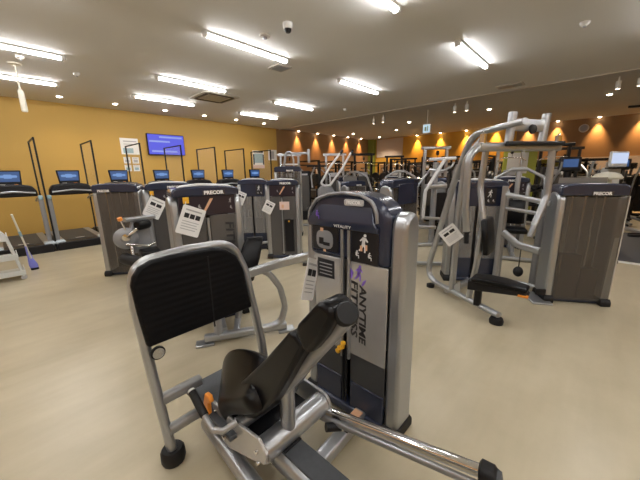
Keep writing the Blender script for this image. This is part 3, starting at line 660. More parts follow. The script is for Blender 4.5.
# ================================================================== hanging tags
def hang_tag(c, yaw, roll, w, h, lab, npic=3, hook=None, tilt=0.0):
    """card; yaw = local x direction in the room, facing local -y"""
    r = empty('hang_tag', c, yaw, lab, 'tag', 'white instruction cards hanging on the machines')
    M = Matrix.Rotation(tilt, 4, 'X') @ Matrix.Rotation(roll, 4, 'Y')
    obj('card', MB().prism(rrect(w, h, 0.012, 2), -0.0015, 0.0015, 'y', M), M_PAPER, r)
    pw = w*0.74/npic
    for k in range(npic):
        x = -w*0.37 + pw*(k+0.5)
        pc = MB().box((x, -0.0025, h*0.16), (pw*0.82, 0.002, h*0.16), M)
        obj('picture', pc, M_INK, r)
    mb = MB().box((0, -0.0025, h*0.36), (w*0.7, 0.002, h*0.05), M)
    for k in range(4): mb.box((-w*0.03*(k % 2), -0.0025, -h*0.04 - h*0.09*k), (w*(0.72-0.06*(k % 2)), 0.002, h*0.025), M)
    obj('text_lines', mb, M_INKGREY, r)
    if hook:
        top = M @ Vector((-w*0.42, 0, h*0.42))
        obj('cord', MB().tube([tuple(top), tuple((top + Vector(hook))/2 + Vector((0,-0.004,-0.004))), tuple(hook)], 0.0035, n=6), M_WHITE, r)
        obj('clip', MB().box(tuple(Vector(hook)), (0.05, 0.012, 0.055)), M_YELLOWPL, r)
    return r
hang_tag((1.165, 2.70, 1.085), R(-10), R(23), 0.205, 0.265, 'white card with three pictures on the large dark tower behind the foot plate', 3, (-0.02, 0.015, 0.19))
hang_tag((1.455, 4.485, 1.06), R(-10), R(30), 0.215, 0.275, 'white card hanging on the left tower of the pair behind the foot plate', 2, (-0.01, 0.015, 0.20))
hang_tag((3.165, 4.165, 0.93), R(-49), R(28), 0.17, 0.215, 'white card with two pictures hanging on the slim grey tower left of centre', 2)
hang_tag((3.215, 5.10, 1.04), R(-49), R(25), 0.17, 0.25, 'white card hanging on the navy tower with clear weight stack', 2)
hang_tag((3.36, 1.145, 0.80), R(-58.7), R(-40), 0.19, 0.20, 'white card tilted on the frame of the tall overhead arm machine', 2)
hang_tag((1.20, 1.205, 0.872), R(16), R(24), 0.15, 0.25, 'white card seen nearly edge-on beside the foreground weight tower', 2)

# ================================================================== LEFT-HAND ROW OF MACHINES
def notice(root, M, x, z, w=0.13, h=0.11):
    obj('paper_notice', MB().box((x, -0.02, z), (w, 0.004, h)).xf(M), M_PINKPAPER, root)
    obj('notice_print', MB().box((x-0.03, -0.0235, z-0.01), (0.04, 0.003, 0.06)).xf(M), M_SKIN, root)

# leg extension behind the foot plate
t3 = empty('leg_extension_machine', (1.37, 2.75, 0), 0, 'dark grey weight machine directly behind the black foot plate, its curved silver seat frame showing', 'exercise machine')
O3 = Matrix.Translation((-1.37, -2.75, 0)); M3 = O3 @ TM(1.37, 2.75, -10)
build_tower(t3, M3, style='front', w=0.68)
mb = MB().sweep([(1.05, 2.42, 0.06), (1.70, 2.06, 0.06)], rrect(0.07, 0.07, 0.02)); obj('base_beam', mb, M_SILVER, t3, **W)
for c, a in (((1.05, 2.42), -29), ((1.70, 2.06), -29)):
    obj('base_foot', MB().box((0,0,0.012), (0.16, 0.11, 0.024), Matrix.Translation((*c, 0)) @ Matrix.Rotation(R(a), 4, 'Z')), M_SILVER, t3, 0.008, **W)
path = [(1.55, 2.14, 0.07), (1.66, 2.08, 0.10), (1.70, 2.06, 0.26), (1.66, 2.08, 0.46), (1.58, 2.12, 0.60), (1.50, 2.16, 0.66)]
obj('curved_upright', MB().sweep(fillet(path, 0.15), OV, up=(0.5, 0.87, 0)), M_SILVER, t3, **W)
obj('upper_arm', MB().sweep(fillet([(1.10, 2.22, 0.575), (1.38, 2.13, 0.66), (1.62, 2.02, 0.71), (2.02, 1.93, 0.73)], 0.25), rrect(0.05, 0.085, 0.024, 4)), M_SILVER, t3, **W)
obj('link_beam', MB().sweep([(1.20, 2.34, 0.10), (1.37, 2.72, 0.10)], rrect(0.06, 0.06, 0.015)), M_SILVER, t3, **W)
obj('seat_post', MB().sweep([(1.16, 2.37, 0.06), (1.16, 2.37, 0.42)], rrect(0.08, 0.06, 0.02), up=(1,0,0)), M_SILVER_D, t3, **W)
obj('seat_cushion', cushion([(1.02, 2.14, 0.46), (1.12, 2.28, 0.46), (1.24, 2.46, 0.45)], [0.16, 0.18, 0.17], [0.04, 0.045, 0.04], (0.87, -0.5, 0)), M_VINYL, t3, sharp=1.2, **W)
obj('back_cushion', cushion([(1.52, 2.47, 0.46), (1.61, 2.49, 0.66), (1.70, 2.50, 0.86)], [0.10, 0.11, 0.09], [0.035, 0.04, 0.035], (0.87, -0.5, 0)), M_VINYL, t3, sharp=1.2, **W)
obj('back_post', MB().sweep([(1.44, 2.50, 0.06), (1.60, 2.54, 0.62)], rrect(0.06, 0.05, 0.015), up=(1,0,0)), M_SILVER, t3, **W)
obj('base_spine', MB().sweep([(1.44, 2.50, 0.06), (1.30, 2.30, 0.06)], rrect(0.06, 0.06, 0.015)), M_SILVER, t3, **W)
text('shroud_lettering', 'FITNESS', 0.12, M3 @ facing(0.19, -0.007, 0.78, -PI/2), M_INK, t3, 0.50, 0.003, shear=0.1)
# second tower
t2 = empty('seated_row_machine', (1.70, 4.52, 0), 0, 'dark grey weight machine half hidden on the left of the pair behind the foot plate', 'exercise machine')
M2 = TM(0, 0, -10)
build_tower(t2, M2, style='front', w=0.68)
notice(t2, M2, 0.02, 0.93)
obj('seat_beam', MB().sweep([(0.30, -0.10, 0.06), (0.60, -0.55, 0.06)], rrect(0.06, 0.07, 0.02)), M_SILVER, t2)
obj('seat_cushion', cushion([(0.42, -0.32, 0.42), (0.60, -0.62, 0.42)], [0.14, 0.15], [0.04, 0.04], (0.85, 0.5, 0)), M_VINYL, t2, sharp=1.2)
obj('seat_post', MB().sweep([(0.52, -0.46, 0.06), (0.52, -0.46, 0.40)], rrect(0.07, 0.06, 0.02), up=(1,0,0)), M_SILVER_D, t2)
# leg curl at left with smoked tower
lc = empty('leg_curl_machine', (1.18, 5.18, 0), 0, 'leg curl machine at left with smoked back panel and black foam roller', 'exercise machine')
build_tower(lc, TM(0, 0, -40), style='back', w=0.64, plate_x=-0.14)
O = Matrix.Translation((1.18, 5.18, 0))
obj('base_beam', MB().sweep([(1.42, 5.08, 0.05), (1.30, 4.2, 0.05)], rrect(0.07, 0.07, 0.02)), M_SILVER, lc, **W)
obj('upright', MB().sweep([(1.34, 4.42, 0.05), (1.34, 4.42, 0.90)], rrect(0.09, 0.07, 0.02), up=(1,0,0)), M_SILVER_D, lc, **W)
obj('top_bar', MB().sweep([(1.035, 4.34, 0.955), (1.40, 4.40, 0.955)], rrect(0.10, 0.05, 0.015)), M_SILVER, lc, **W)
obj('side_housing', MB().prism([(1.10,0.50),(1.34,0.48),(1.34,0.93),(1.12,0.93),(1.06,0.75)], 4.36, 4.42, 'y'), M_SILVER_D, lc, 0.02, **W)
obj('cam_disc', MB().lathe([(0.002,0),(0.12,0),(0.14,0.012),(0.12,0.03),(0.06,0.035),(0.05,0.05),(0.002,0.05)], (1.03, 4.36, 0.72), (-0.25,-1,0), 24), M_SILVER_D, lc, **W)
obj('cam_hub', MB().lathe([(0.002,0),(0.05,0),(0.045,0.03),(0.002,0.034)], (1.02, 4.31, 0.74), (-0.25,-1,0), 16), M_CHROME, lc, **W)
obj('roller_arm', MB().tube([(1.05, 4.30, 0.76), (1.20, 4.24, 0.88)], 0.022), M_CHROME, lc, **W)
obj('roller_arm', MB().tube([(1.00, 4.28, 0.66), (1.24, 4.22, 0.60), (1.34, 4.3, 0.62)], 0.02, fil=0.05), M_CHROME, lc, **W)
obj('roller_arm', MB().tube([(1.06, 4.28, 0.64), (1.04, 4.20, 0.48)], 0.022), M_CHROME, lc, **W)
obj('thigh_pad', MB().lathe([(0.002,-0.09),(0.05,-0.09),(0.062,-0.07),(0.062,0.07),(0.05,0.09),(0.002,0.09)], (1.22, 4.28, 0.88), (0.9,0.4,0), 16), M_VINYL, lc, **W)
obj('foam_roller', MB().lathe([(0.002,-0.17),(0.06,-0.17),(0.072,-0.15),(0.072,0.15),(0.06,0.17),(0.002,0.17)], (1.02, 4.16, 0.46), (0.35,-0.85,-0.12), 18), M_RUBBER, lc, **W)
obj('roller_cap', MB().lathe([(0.002,0),(0.046,0),(0.042,0.018),(0.002,0.026)], (1.082, 4.012, 0.439), (0.35,-0.85,-0.12), 16), M_CHROME, lc, **W)
obj('thigh_cushion', cushion([(1.16, 4.32, 0.50), (1.36, 4.30, 0.50)], [0.16, 0.16], [0.05, 0.05], (0.1,1,0)), M_VINYL, lc, sharp=1.2, **W)
obj('adjuster_stem', MB().tube([(1.03, 4.32, 0.83), (0.98, 4.28, 0.97)], 0.009), M_CHROME, lc, **W)
obj('adjuster_knob', MB().lathe([(0.002,0),(0.028,0.004),(0.028,0.04),(0.002,0.044)], (0.985, 4.285, 0.96), (-0.3,-0.2,1)), M_ORANGE, lc, **W)

# ================================================================== SECOND ROW
m = empty('weight_machine', (3.35, 4.0, 0), R(-49), 'slim dark grey weight tower left of centre with a pinkish notice', 'exercise machine')
build_tower(m, Matrix.Identity(4), style='front', w=0.60)
notice(m, Matrix.Identity(4), 0.03, 0.95, 0.17, 0.14)
obj('base_beam', MB().sweep([(0.1, -0.05, 0.05), (0.42, -0.42, 0.05)], rrect(0.06, 0.06, 0.02)), M_SILVER, m)
obj('base_foot', MB().box((0.43, -0.43, 0.02), (0.14, 0.10, 0.04)), M_RUBBER, m, 0.01)
obj('pedal_pin', MB().tube([(0.36, -0.40, 0.10), (0.50, -0.34, 0.09)], 0.03), M_CHROME, m)
obj('access_hatch', MB().box((0.10, -0.01, 0.42), (0.16, 0.012, 0.58)), M_BLACK, m, 0.006)
obj('selector_pin', MB().lathe([(0.002,0),(0.014,0.004),(0.014,0.03),(0.002,0.034)], (0.10, -0.018, 0.68), (0,-1,0)), M_YELLOWPL, m)
m = empty('weight_machine', (3.40, 4.95, 0), R(-49), 'navy topped tower with clear front panels, left of the slim dark grey one', 'exercise machine')
build_tower(m, Matrix.Identity(4), style='clear', w=0.62)
obj('base_beam', MB().sweep([(0.28, -0.02, 0.16), (-0.25, -0.06, 0.10)], rrect(0.05, 0.05, 0.02)), M_SILVER, m)
m = empty('cable_tower', (4.72, 5.42, 0), R(-47), 'taller navy backed tower rising behind the slim dark grey tower', 'exercise machine')
build_tower(m, Matrix.Identity(4), style='back', w=0.64, h=1.66)
m = empty('weight_machine', (4.13, 2.12, 0), R(-8), 'navy tower seen end on just right of the foreground weight tower', 'exercise machine')
build_tower(m, Matrix.Identity(4), style='back', w=0.66)
obj('navy_side_panel', MB().box((0.05, -0.024, 1.17), (0.46, 0.008, 0.30)), M_NAVY, m, 0.004)
obj('base_beam', MB().sweep([(0.2, 0.05, 0.05), (0.55, -0.35, 0.05)], rrect(0.06, 0.06, 0.02)), M_SILVER, m)
obj('cross_bar', MB().sweep([(0.3, 0.1, 0.62), (0.75, -0.1, 0.58)], rrect(0.05, 0.06, 0.02)), M_SILVER, m)
m = empty('weight_machine', (5.78, 4.2, 0), R(-10), 'small grey and navy tower peeking over the foreground tower', 'exercise machine')
build_tower(m, Matrix.Identity(4), style='back', w=0.6, h=1.30)

# overhead arm machine (right of centre)
ch = empty('overhead_press_machine', (3.7, 0.9, 0), 0, 'tall silver overhead arm machine with bent A-shaped tubes and black seat', 'exercise machine')
MC = Matrix.Translation((-3.7, -0.9, 0)) @ TM(4.25, 1.13, -58.7)
build_tower(ch, MC, style='clear', w=0.72, h=1.37)
FP = lambda t, z, e=0.0: (3.17 + 0.503*t + 0.86*e, 0.56 + 0.864*t - 0.5*e, z)
BIG = rrect(0.052, 0.072, 0.024, 4)
obj('bent_main_frame', MB().sweep(fillet([FP(0.0, 0.095), FP(1.17, 0.10), FP(0.76, 1.39), FP(0.56, 1.86), FP(-0.02, 1.90)], [0, 0.2, 0.3, 0.2, 0], 7), BIG, up=(0.86, -0.5, 0)), M_SILVER, ch, **W)
obj('rubber_foot', MB().lathe([(0.002,0),(0.062,0),(0.066,0.03),(0.055,0.06),(0.002,0.065)], FP(0.02, 0)), M_RUBBER, ch, **W)
obj('rear_foot', MB().lathe([(0.002,0),(0.05,0),(0.05,0.04),(0.002,0.06)], FP(1.05, 0)), M_RUBBER, ch, **W)
obj('front_upright', MB().sweep(fillet([FP(0.40, 0.10), FP(0.34, 0.50), FP(0.30, 0.95), FP(0.39, 1.33), FP(0.36, 1.76)], 0.3), rrect(0.05, 0.06, 0.02), up=(0.86, -0.5, 0)), M_SILVER, ch, **W)
obj('inner_upright', MB().sweep(fillet([FP(0.42, 1.80), FP(0.62, 1.62), FP(0.66, 1.05), FP(0.66, 0.10)], [0,0.2,0.3,0]), rrect(0.06, 0.07, 0.025), up=(0.86, -0.5, 0)), M_SILVER, ch, **W)
EP = lambda t, z, q=0.0: (3.30 + 0.865*t + 0.5*q, 0.75 - 0.503*t + 0.86*q, z)
obj('cross_beam', MB().sweep([EP(-0.25, 1.705), EP(0.76, 1.715)], rrect(0.07, 0.08, 0.02)), M_SILVER, ch, **W)
obj('black_pivot_bar', MB().sweep([EP(0.02, 1.735, -0.06), EP(0.74, 1.745, -0.06)], rrect(0.035, 0.04, 0.01)), M_BLACK, ch, **W)
for t in (0.12, 0.54): obj('head_plate', MB().sweep([EP(t-0.02, 1.68), EP(t, 2.02)], rrect(0.062, 0.075, 0.025), up=(0.86,-0.5,0)), M_SILVER, ch, **W)
obj('head_crossbar', MB().sweep([EP(0.12, 1.91), EP(0.54, 1.91)], rrect(0.04, 0.11, 0.012)), M_SILVER, ch, **W)
obj('head_badge', MB().lathe([(0.002,0),(0.045,0),(0.04,0.02),(0.002,0.024)], EP(0.34, 1.87, -0.03), (-0.5,-0.86,0), 16), M_BLACK, ch, **W)
for t in (-0.2, 0.74): obj('pivot_pin', MB().lathe([(0.002,-0.05),(0.03,-0.05),(0.03,0.07),(0.012,0.08),(0.002,0.10)], EP(t, 1.75), (0,0,1), 12), M_CHROME, ch, **W)
obj('swing_arm', MB().sweep(fillet([EP(-0.22, 1.72), EP(-0.34, 1.62), EP(-0.33, 1.15), EP(-0.29, 0.92)], 0.12), rrect(0.052, 0.06, 0.022), up=(0,1,0)), M_SILVER, ch, **W)
obj('swing_arm', MB().sweep(fillet([EP(0.68, 1.70), EP(0.70, 1.40), EP(0.70, 1.22), EP(0.58, 0.92)], 0.15), rrect(0.054, 0.064, 0.024), up=(0,1,0)), M_SILVER, ch, **W)
obj('hand_grip', MB().tube([EP(-0.29, 0.94), EP(-0.28, 0.80)], 0.024), M_RUBBER, ch, **W)
obj('hand_grip', MB().tube([EP(0.585, 0.93), EP(0.54, 0.80)], 0.026), M_SILVER_D, ch, **W)
obj('seat_cushion', cushion([(3.20, 0.82, 0.42), (3.20, 0.70, 0.43), (3.20, 0.55, 0.43), (3.19, 0.37, 0.415)], [0.10, 0.11, 0.105, 0.085], [0.026, 0.028, 0.028, 0.024]), M_VINYL, ch, sharp=1.2, **W)
obj('seat_bracket', MB().prism([(0.34,0.36),(0.86,0.30),(0.86,0.41),(0.40,0.40)], 3.12, 3.28, 'x'), M_BLACK, ch, 0.01, **W)
obj('seat_lever', MB().box((3.12, 0.38, 0.365), (0.05, 0.08, 0.014)), M_ORANGE, ch, **W)
obj('seat_post', MB().sweep([(3.28, 0.79, 0.10), (3.28, 0.79, 0.40)], rrect(0.07, 0.07, 0.02), up=(1,0,0)), M_BLACK, ch, **W)
obj('back_cushion', cushion([(3.40, 0.76, 0.66), (3.40, 0.78, 0.82), (3.40, 0.81, 1.0)], [0.155, 0.16, 0.15], [0.03, 0.033, 0.03], (1,0,0)), M_VINYL, ch, sharp=1.2, **W)
obj('weight_selector', MB().tube([(4.06, 1.30, 0.15), (4.06, 1.30, 0.9)], 0.022), M_BLACK, ch, **W)
obj('selector_pin', MB().lathe([(0.002,0),(0.018,0),(0.018,0.03),(0.002,0.034)], (4.03, 1.30, 0.80), (-0.86,-0.5,0)), M_YELLOWPL, ch, **W)
obj('spine_beam', MB().sweep([FP(0.75, 0.07), (4.2, 1.05, 0.07)], rrect(0.07, 0.07, 0.02)), M_SILVER, ch, **W)
obj('gusset_plate', MB().prism([(0,0.09),(0.20,0.09),(0.02,0.26)], -0.004, 0.004, 'y', Matrix.Translation(FP(0.52, 0)) @ Matrix.Rotation(R(60), 4, 'Z')), M_SILVER, ch, **W)

# smoked-back tower machine at right
rm = empty('cable_row_machine', (4.24, 0.06, 0), R(-60.6), 'smoked panel weight machine at right with silver front column and hanging cable ball', 'exercise machine')
build_tower(rm, Matrix.Translation((0.03,0,0)), style='back', w=0.63, h=1.345, d=0.24)
obj('base_plate', MB().box((-0.33, 0.06, 0.012), (0.20, 0.36, 0.024)), M_SILVER, rm, 0.008)
obj('rubber_pad', MB().box((-0.33, -0.02, 0.12), (0.10, 0.03, 0.07)), M_BLACK, rm, 0.006)
obj('curved_arm', MB().sweep(fillet([(4.27, 0.82, 0.73), (4.21, 0.64, 0.60), (4.10, 0.40, 0.585)], 0.15), rrect(0.05, 0.085, 0.022)), M_SILVER, rm, **W)
obj('top_link', MB().sweep([(4.30, 0.86, 1.20), (4.12, 0.38, 1.13)], rrect(0.05, 0.06, 0.02)), M_SILVER, rm, **W)
obj('middle_link', MB().sweep([(4.29, 0.82, 1.03), (4.14, 0.42, 1.00)], rrect(0.04, 0.045, 0.015)), M_SILVER, rm, **W)
obj('outer_post', MB().sweep([(4.30, 0.86, 0.06), (4.30, 0.86, 1.30)], rrect(0.06, 0.07, 0.02), up=(1,0,0)), M_SILVER, rm, **W)
obj('floor_beam', MB().sweep(fillet([(4.30, 0.86, 0.06), (4.42, 0.62, 0.06), (4.32, 0.30, 0.06)], 0.1), rrect(0.06, 0.06, 0.02)), M_SILVER, rm, **W)
obj('rear_post', MB().sweep([(4.55, 0.48, 0.04), (4.55, 0.48, 1.25)], rrect(0.07, 0.12, 0.02), up=(1,0,0)), M_SILVER_D, rm, **W)
obj('cable', MB().tube([(4.21, 0.60, 0.62), (4.21, 0.60, 0.30)], 0.006, n=6), M_BLACK, rm, **W)
obj('cable_ball', MB().lathe([(0.002,-0.065)] + [(0.055*math.cos(a), 0.065*math.sin(a)) for a in [R(-70+20*i) for i in range(8)]] + [(0.002,0.065)], (4.21, 0.60, 0.27)), M_RUBBER, rm, **W)

# ================================================================== BACKGROUND STRENGTH MACHINES
sp = empty('shoulder_press_machine', (5.95, 2.42, 0), R(-43), 'light silver press machine with slanted arm and flat top bar behind the navy end tower', 'exercise machine')
obj('upright', MB().sweep([(0,0,0.02), (0,0,1.66)], rrect(0.10, 0.09, 0.02), up=(1,0,0)), M_SILVER_D, sp)
obj('top_bar', MB().sweep([(-0.16,-0.05,1.71), (0.36,-0.05,1.73)], rrect(0.06, 0.06, 0.02)), M_PALESILVER, sp)
obj('curved_bar', MB().tube([(-0.16,-0.06,1.52), (0.10,-0.14,1.50), (0.30,-0.06,1.58), (0.34,-0.05,1.66)], 0.02, fil=0.08), M_SILVER, sp)
obj('slanted_arm', MB().sweep(fillet([(0.12,-0.10,1.70), (-0.25,-0.16,1.12), (-0.27,-0.16,0.60)], 0.1), rrect(0.055, 0.07, 0.02), up=(0,1,0)), M_PALESILVER, sp)
obj('slanted_arm', MB().sweep([(0.0,0.2,1.55), (-0.30,0.2,1.15)], rrect(0.04, 0.05, 0.015), up=(0,1,0)), M_SILVER, sp)
obj('middle_beam', MB().sweep([(-0.30,-0.16,0.60), (0.55,-0.10,0.52)], rrect(0.06, 0.06, 0.02)), M_SILVER, sp)
obj('cross_link', MB().sweep([(-0.25,-0.12,1.20), (0.2,-0.06,1.20)], rrect(0.09, 0.09, 0.02)), M_SILVER, sp)
obj('seat_cushion', cushion([(0.25,-0.35,0.5), (0.25,-0.02,0.5)], [0.16,0.16], [0.04,0.04]), M_VINYL, sp, sharp=1.2)
obj('seat_post', MB().sweep([(0.25,-0.2,0.03), (0.25,-0.2,0.47)], rrect(0.07,0.07,0.02), up=(1,0,0)), M_SILVER, sp)
obj('base_beam', MB().sweep([(-0.4,-0.1,0.04), (0.6,-0.1,0.04)], rrect(0.07,0.07,0.02)), M_SILVER, sp)
obj('base_beam', MB().sweep([(0.25,-0.55,0.04), (0.25,0.3,0.04)], rrect(0.07,0.07,0.02)), M_SILVER, sp)
obj('weight_stack', MB().box((0.28,0.28,0.55), (0.32,0.2,1.0)), M_BLACK, sp, 0.01)

lv = empty('lever_machine', (6.05, 5.2, 0), R(-43), 'machine with two long pale slanted lever arms left of the foreground tower', 'exercise machine')
obj('base_housing', MB().prism([(-0.36,0),(0.12,0),(0.10,0.95),(0.0,1.14),(-0.28,1.16),(-0.36,1.05)], -0.10, 0.15, 'y'), M_SILVER_D, lv, 0.03)
obj('lever_loop', MB().tube([(0.22,0.0,1.97), (-0.06,-0.08,1.62), (-0.30,-0.14,1.22), (-0.18,-0.18,1.16), (-0.06,-0.18,1.18), (0.28,-0.12,1.62), (0.50,-0.02,1.98)], 0.028, fil=0.06), M_PALESILVER, lv)
for x in (0.22, 0.50): obj('hand_grip', MB().tube([(x,0,1.95), (x+0.07,0.03,2.05)], 0.03), M_RUBBER, lv)
obj('seat_cushion', cushion([(0.35,-0.35,0.52), (0.35,0.0,0.52)], [0.16,0.16], [0.04,0.04]), M_VINYL, lv, sharp=1.2)
obj('seat_post', MB().sweep([(0.35,-0.15,0.03), (0.35,-0.15,0.5)], rrect(0.07,0.07,0.02), up=(1,0,0)), M_SILVER, lv)
obj('base_beam', MB().sweep([(-0.3,-0.1,0.04), (0.7,-0.15,0.04)], rrect(0.07,0.07,0.02)), M_SILVER, lv)

lt = empty('lat_pulldown_machine', (5.55, 6.4, 0), R(-43), 'silver pulldown frame with looped top bars beside the yellow wall end', 'exercise machine')
for y in (-0.1, 0.14): obj('bent_upright', MB().sweep(fillet([(-0.16,y,0.02), (-0.16,y,1.20), (0.0,y,2.04), (0.14,y,2.06), (0.20,y,1.86), (0.20,y,0.02)], 0.14), rrect(0.05,0.06,0.02), up=(0,1,0)), M_SILVER, lt)
obj('top_arm', MB().sweep([(0.02,0.02,2.02), (0.62,0.02,2.02)], rrect(0.05,0.06,0.015)), M_SILVER_D, lt)
obj('pulley_plate', MB().box((0.62,0.02,1.95), (0.07,0.07,0.36)), M_SILVER, lt, 0.015)
obj('top_shelf', MB().box((0.14,0.0,1.73), (0.34,0.26,0.035)), M_WHITE, lt, 0.01)
obj('weight_stack', MB().box((0.02,0.02,0.55), (0.26,0.16,0.95)), M_BLACK, lt, 0.01)
obj('seat_cushion', cushion([(0.7,-0.2,0.5), (0.7,0.15,0.5)], [0.16,0.16], [0.04,0.04]), M_VINYL, lt, sharp=1.2)
obj('seat_post', MB().sweep([(0.7,0.0,0.03), (0.7,0.0,0.47)], rrect(0.07,0.07,0.02), up=(1,0,0)), M_SILVER, lt)
obj('base_beam', MB().sweep([(-0.2,0.02,0.04), (0.85,0.0,0.04)], rrect(0.07,0.07,0.02)), M_SILVER, lt)

# generic seated machine filling the middle rows
def seat_machine(style, h=1.36):
    r = empty('weight_machine', (0,0,0), 0, '', 'exercise machine', 'seated weight machines in the middle rows')
    build_tower(r, Matrix.Identity(4), style=style, h=h)
    obj('base_beam', MB().sweep([(0.1,-0.02,0.05), (0.1,-0.95,0.05)], rrect(0.07,0.07,0.02)), M_SILVER, r)
    obj('cross_foot', MB().sweep([(-0.25,-0.95,0.04), (0.45,-0.95,0.04)], rrect(0.07,0.06,0.02)), M_SILVER, r)
    obj('seat_post', MB().sweep([(0.1,-0.62,0.05), (0.1,-0.62,0.44)], rrect(0.07,0.07,0.02), up=(1,0,0)), M_SILVER_D, r)
    obj('seat_cushion', cushion([(0.1,-0.82,0.48), (0.1,-0.44,0.47)], [0.17,0.17], [0.04,0.045]), M_VINYL, r, sharp=1.2)
    obj('back_cushion', cushion([(0.1,-0.40,0.56), (0.1,-0.34,0.95)], [0.15,0.14], [0.04,0.04]), M_VINYL, r, sharp=1.2)
    for s in (-1, 1):
        obj('press_arm', MB().sweep(fillet([(0.1+s*0.12,-0.2,1.5), (0.1+s*0.38,-0.3,1.35), (0.1+s*0.38,-0.6,0.95)], 0.12), rrect(0.05,0.06,0.02), up=(0,1,0)), M_SILVER, r)
        obj('hand_grip', MB().tube([(0.1+s*0.38,-0.6,0.95), (0.1+s*0.24,-0.66,0.93)], 0.02), M_RUBBER, r)
    obj('top_beam', MB().sweep([(-0.02,-0.2,1.5), (0.22,-0.2,1.5)], rrect(0.06,0.07,0.02)), M_SILVER, r)
    obj('arm_upright', MB().sweep([(0.1,-0.24,0.06), (0.1,-0.18,1.5)], rrect(0.07,0.08,0.02), up=(1,0,0)), M_SILVER, r)
    return r
pr1 = seat_machine('front'); pr2 = seat_machine('back')
for i, (p_, u, v, a, lab) in enumerate((
        (pr1, 6.6, 1.25, -75, 'grey press machine seen between the bars of the tall overhead arm machine'),
        (pr2, 7.3, 2.7, 20, 'silver press machine in the middle distance behind the slanted arm machine'),
        (pr1, 7.4, 4.1, -55, 'grey press machine in the middle distance above the foreground tower'),
        (pr2, 7.3, 5.6, -30, 'press machine in the middle distance right of the slanted lever arms'))):
    o = p_ if i < 2 else copy_tree(p_)
    place(o, (u, v, 0), R(a), lab)

# ------------------------------------------------------------------ black racks at the back
def power_rack():
    r = empty('power_rack', (0,0,0), 0, '', 'rack', 'black power racks at the back of the room')
    for x in (-0.6, 0.6):
        for y in (-0.55, 0.55):
            obj('upright', MB().box((x, y, 0.98), (0.075, 0.075, 1.96)), M_RACK, r, 0.006)
    for x in (-0.6, 0.6):
        obj('top_side_rail', MB().box((x, 0, 1.93), (0.05, 1.1, 0.05)), M_RACK, r, 0.005)
        obj('floor_side_rail', MB().box((x, 0, 0.04), (0.06, 1.2, 0.08)), M_RACK, r, 0.005)
        obj('safety_bar', MB().box((x, 0, 0.85), (0.04, 1.1, 0.05)), M_SILVER_D, r, 0.005)
        obj('bar_hook', MB().box((x, -0.62, 1.20), (0.05, 0.10, 0.05)), M_SILVER_D, r, 0.005)
    obj('rear_cross_rail', MB().box((0, 0.55, 1.80), (1.2, 0.05, 0.05)), M_RACK, r, 0.005)
    for x in (-0.72, 0.72):
        for y, rr in ((0.35, 0.2), (0.55, 0.16)):
            obj('stored_plate', MB().lathe([(0.02,-0.06),(rr,-0.06),(rr,0.06),(0.02,0.06)], (x, y, 1.2 if rr > 0.18 else 0.7), (1,0,0), 16), M_IRON, r)
    return r
def barbell():
    r = empty('barbell', (0,0,0), 0, '', 'barbell', 'barbells resting in the black power racks')
    obj('bar', MB().tube([(-1.05,0,0), (1.05,0,0)], 0.016), M_CHROME, r)
    for s in (-1, 1):
        obj('plate', MB().lathe([(0.02,-0.03),(0.225,-0.03),(0.225,0.03),(0.02,0.03)], (s*0.84,0,0), (1,0,0), 20), M_IRON, r)
        obj('plate', MB().lathe([(0.02,-0.025),(0.17,-0.025),(0.17,0.025),(0.02,0.025)], (s*0.91,0,0), (1,0,0), 20), M_IRON, r)
    return r
def bench():
    r = empty('weight_bench', (0,0,0), 0, '', 'bench', 'flat weight benches by the racks')
    obj('bench_cushion', cushion([(0,-0.6,0.45), (0,0.6,0.45)], [0.14,0.14], [0.04,0.04]), M_VINYL, r, sharp=1.2)
    for y in (-0.45, 0.45): obj('leg', MB().sweep([(0,y,0.02), (0,y,0.42)], rrect(0.06,0.06,0.015), up=(1,0,0)), M_SILVER_D, r)
    for y in (-0.45, 0.45): obj('foot_bar', MB().box((0,y,0.03), (0.5,0.07,0.06)), M_SILVER_D, r, 0.01)
    obj('spine', MB().box((0,0,0.37), (0.07,0.9,0.07)), M_SILVER_D, r, 0.01)
    return r
racks = [(9.0, 8.4, 'nearest the brown left wall'), (11.3, 8.4, 'second along the brown left wall'), (13.7, 8.4, 'deepest in the far left corner'),
         (10.5, 5.1, 'left of the hanging exit sign'), (10.9, 3.32, 'right of the hanging exit sign'), (12.6, 6.0, 'in front of the amber back wall at centre'),
         (13.4, 4.0, 'near the amber back wall behind the exit sign'), (13.6, 0.4, 'near the mirror at right')]
pk, bb, bn = power_rack(), barbell(), bench()
for i, (u, v, lab) in enumerate(racks):
    place(pk if i == 0 else copy_tree(pk), (u, v, 0), R(-90 if v < 7 else 0), 'black power rack ' + lab)
    place(bb if i == 0 else copy_tree(bb), (u - (0.655 if v < 7 else 0), v - (0 if v < 7 else 0.655), 1.243), R(90 if v < 7 else 0), 'loaded barbell on the power rack ' + lab)
    place(bn if i == 0 else copy_tree(bn), (u, v, 0), R(90 if v < 7 else 0), 'flat bench inside the power rack ' + lab)
def storage():
    r = empty('dumbbell_rack', (0,0,0), 0, '', 'rack', 'three tier dumbbell racks')
    for x in (-0.9, 0.9): obj('end_frame', MB().prism([(-0.28,0),(0.28,0),(0.22,0.08),(0.05,1.05),(-0.05,1.05),(-0.22,0.08)], x-0.03, x+0.03, 'x'), M_RACK, r, 0.01)
    for y, z in ((-0.14, 0.35), (-0.06, 0.68), (0.0, 1.0)): obj('tier', MB().box((0,y,z), (1.8,0.30,0.04)), M_RACK, r, 0.006)
    return r
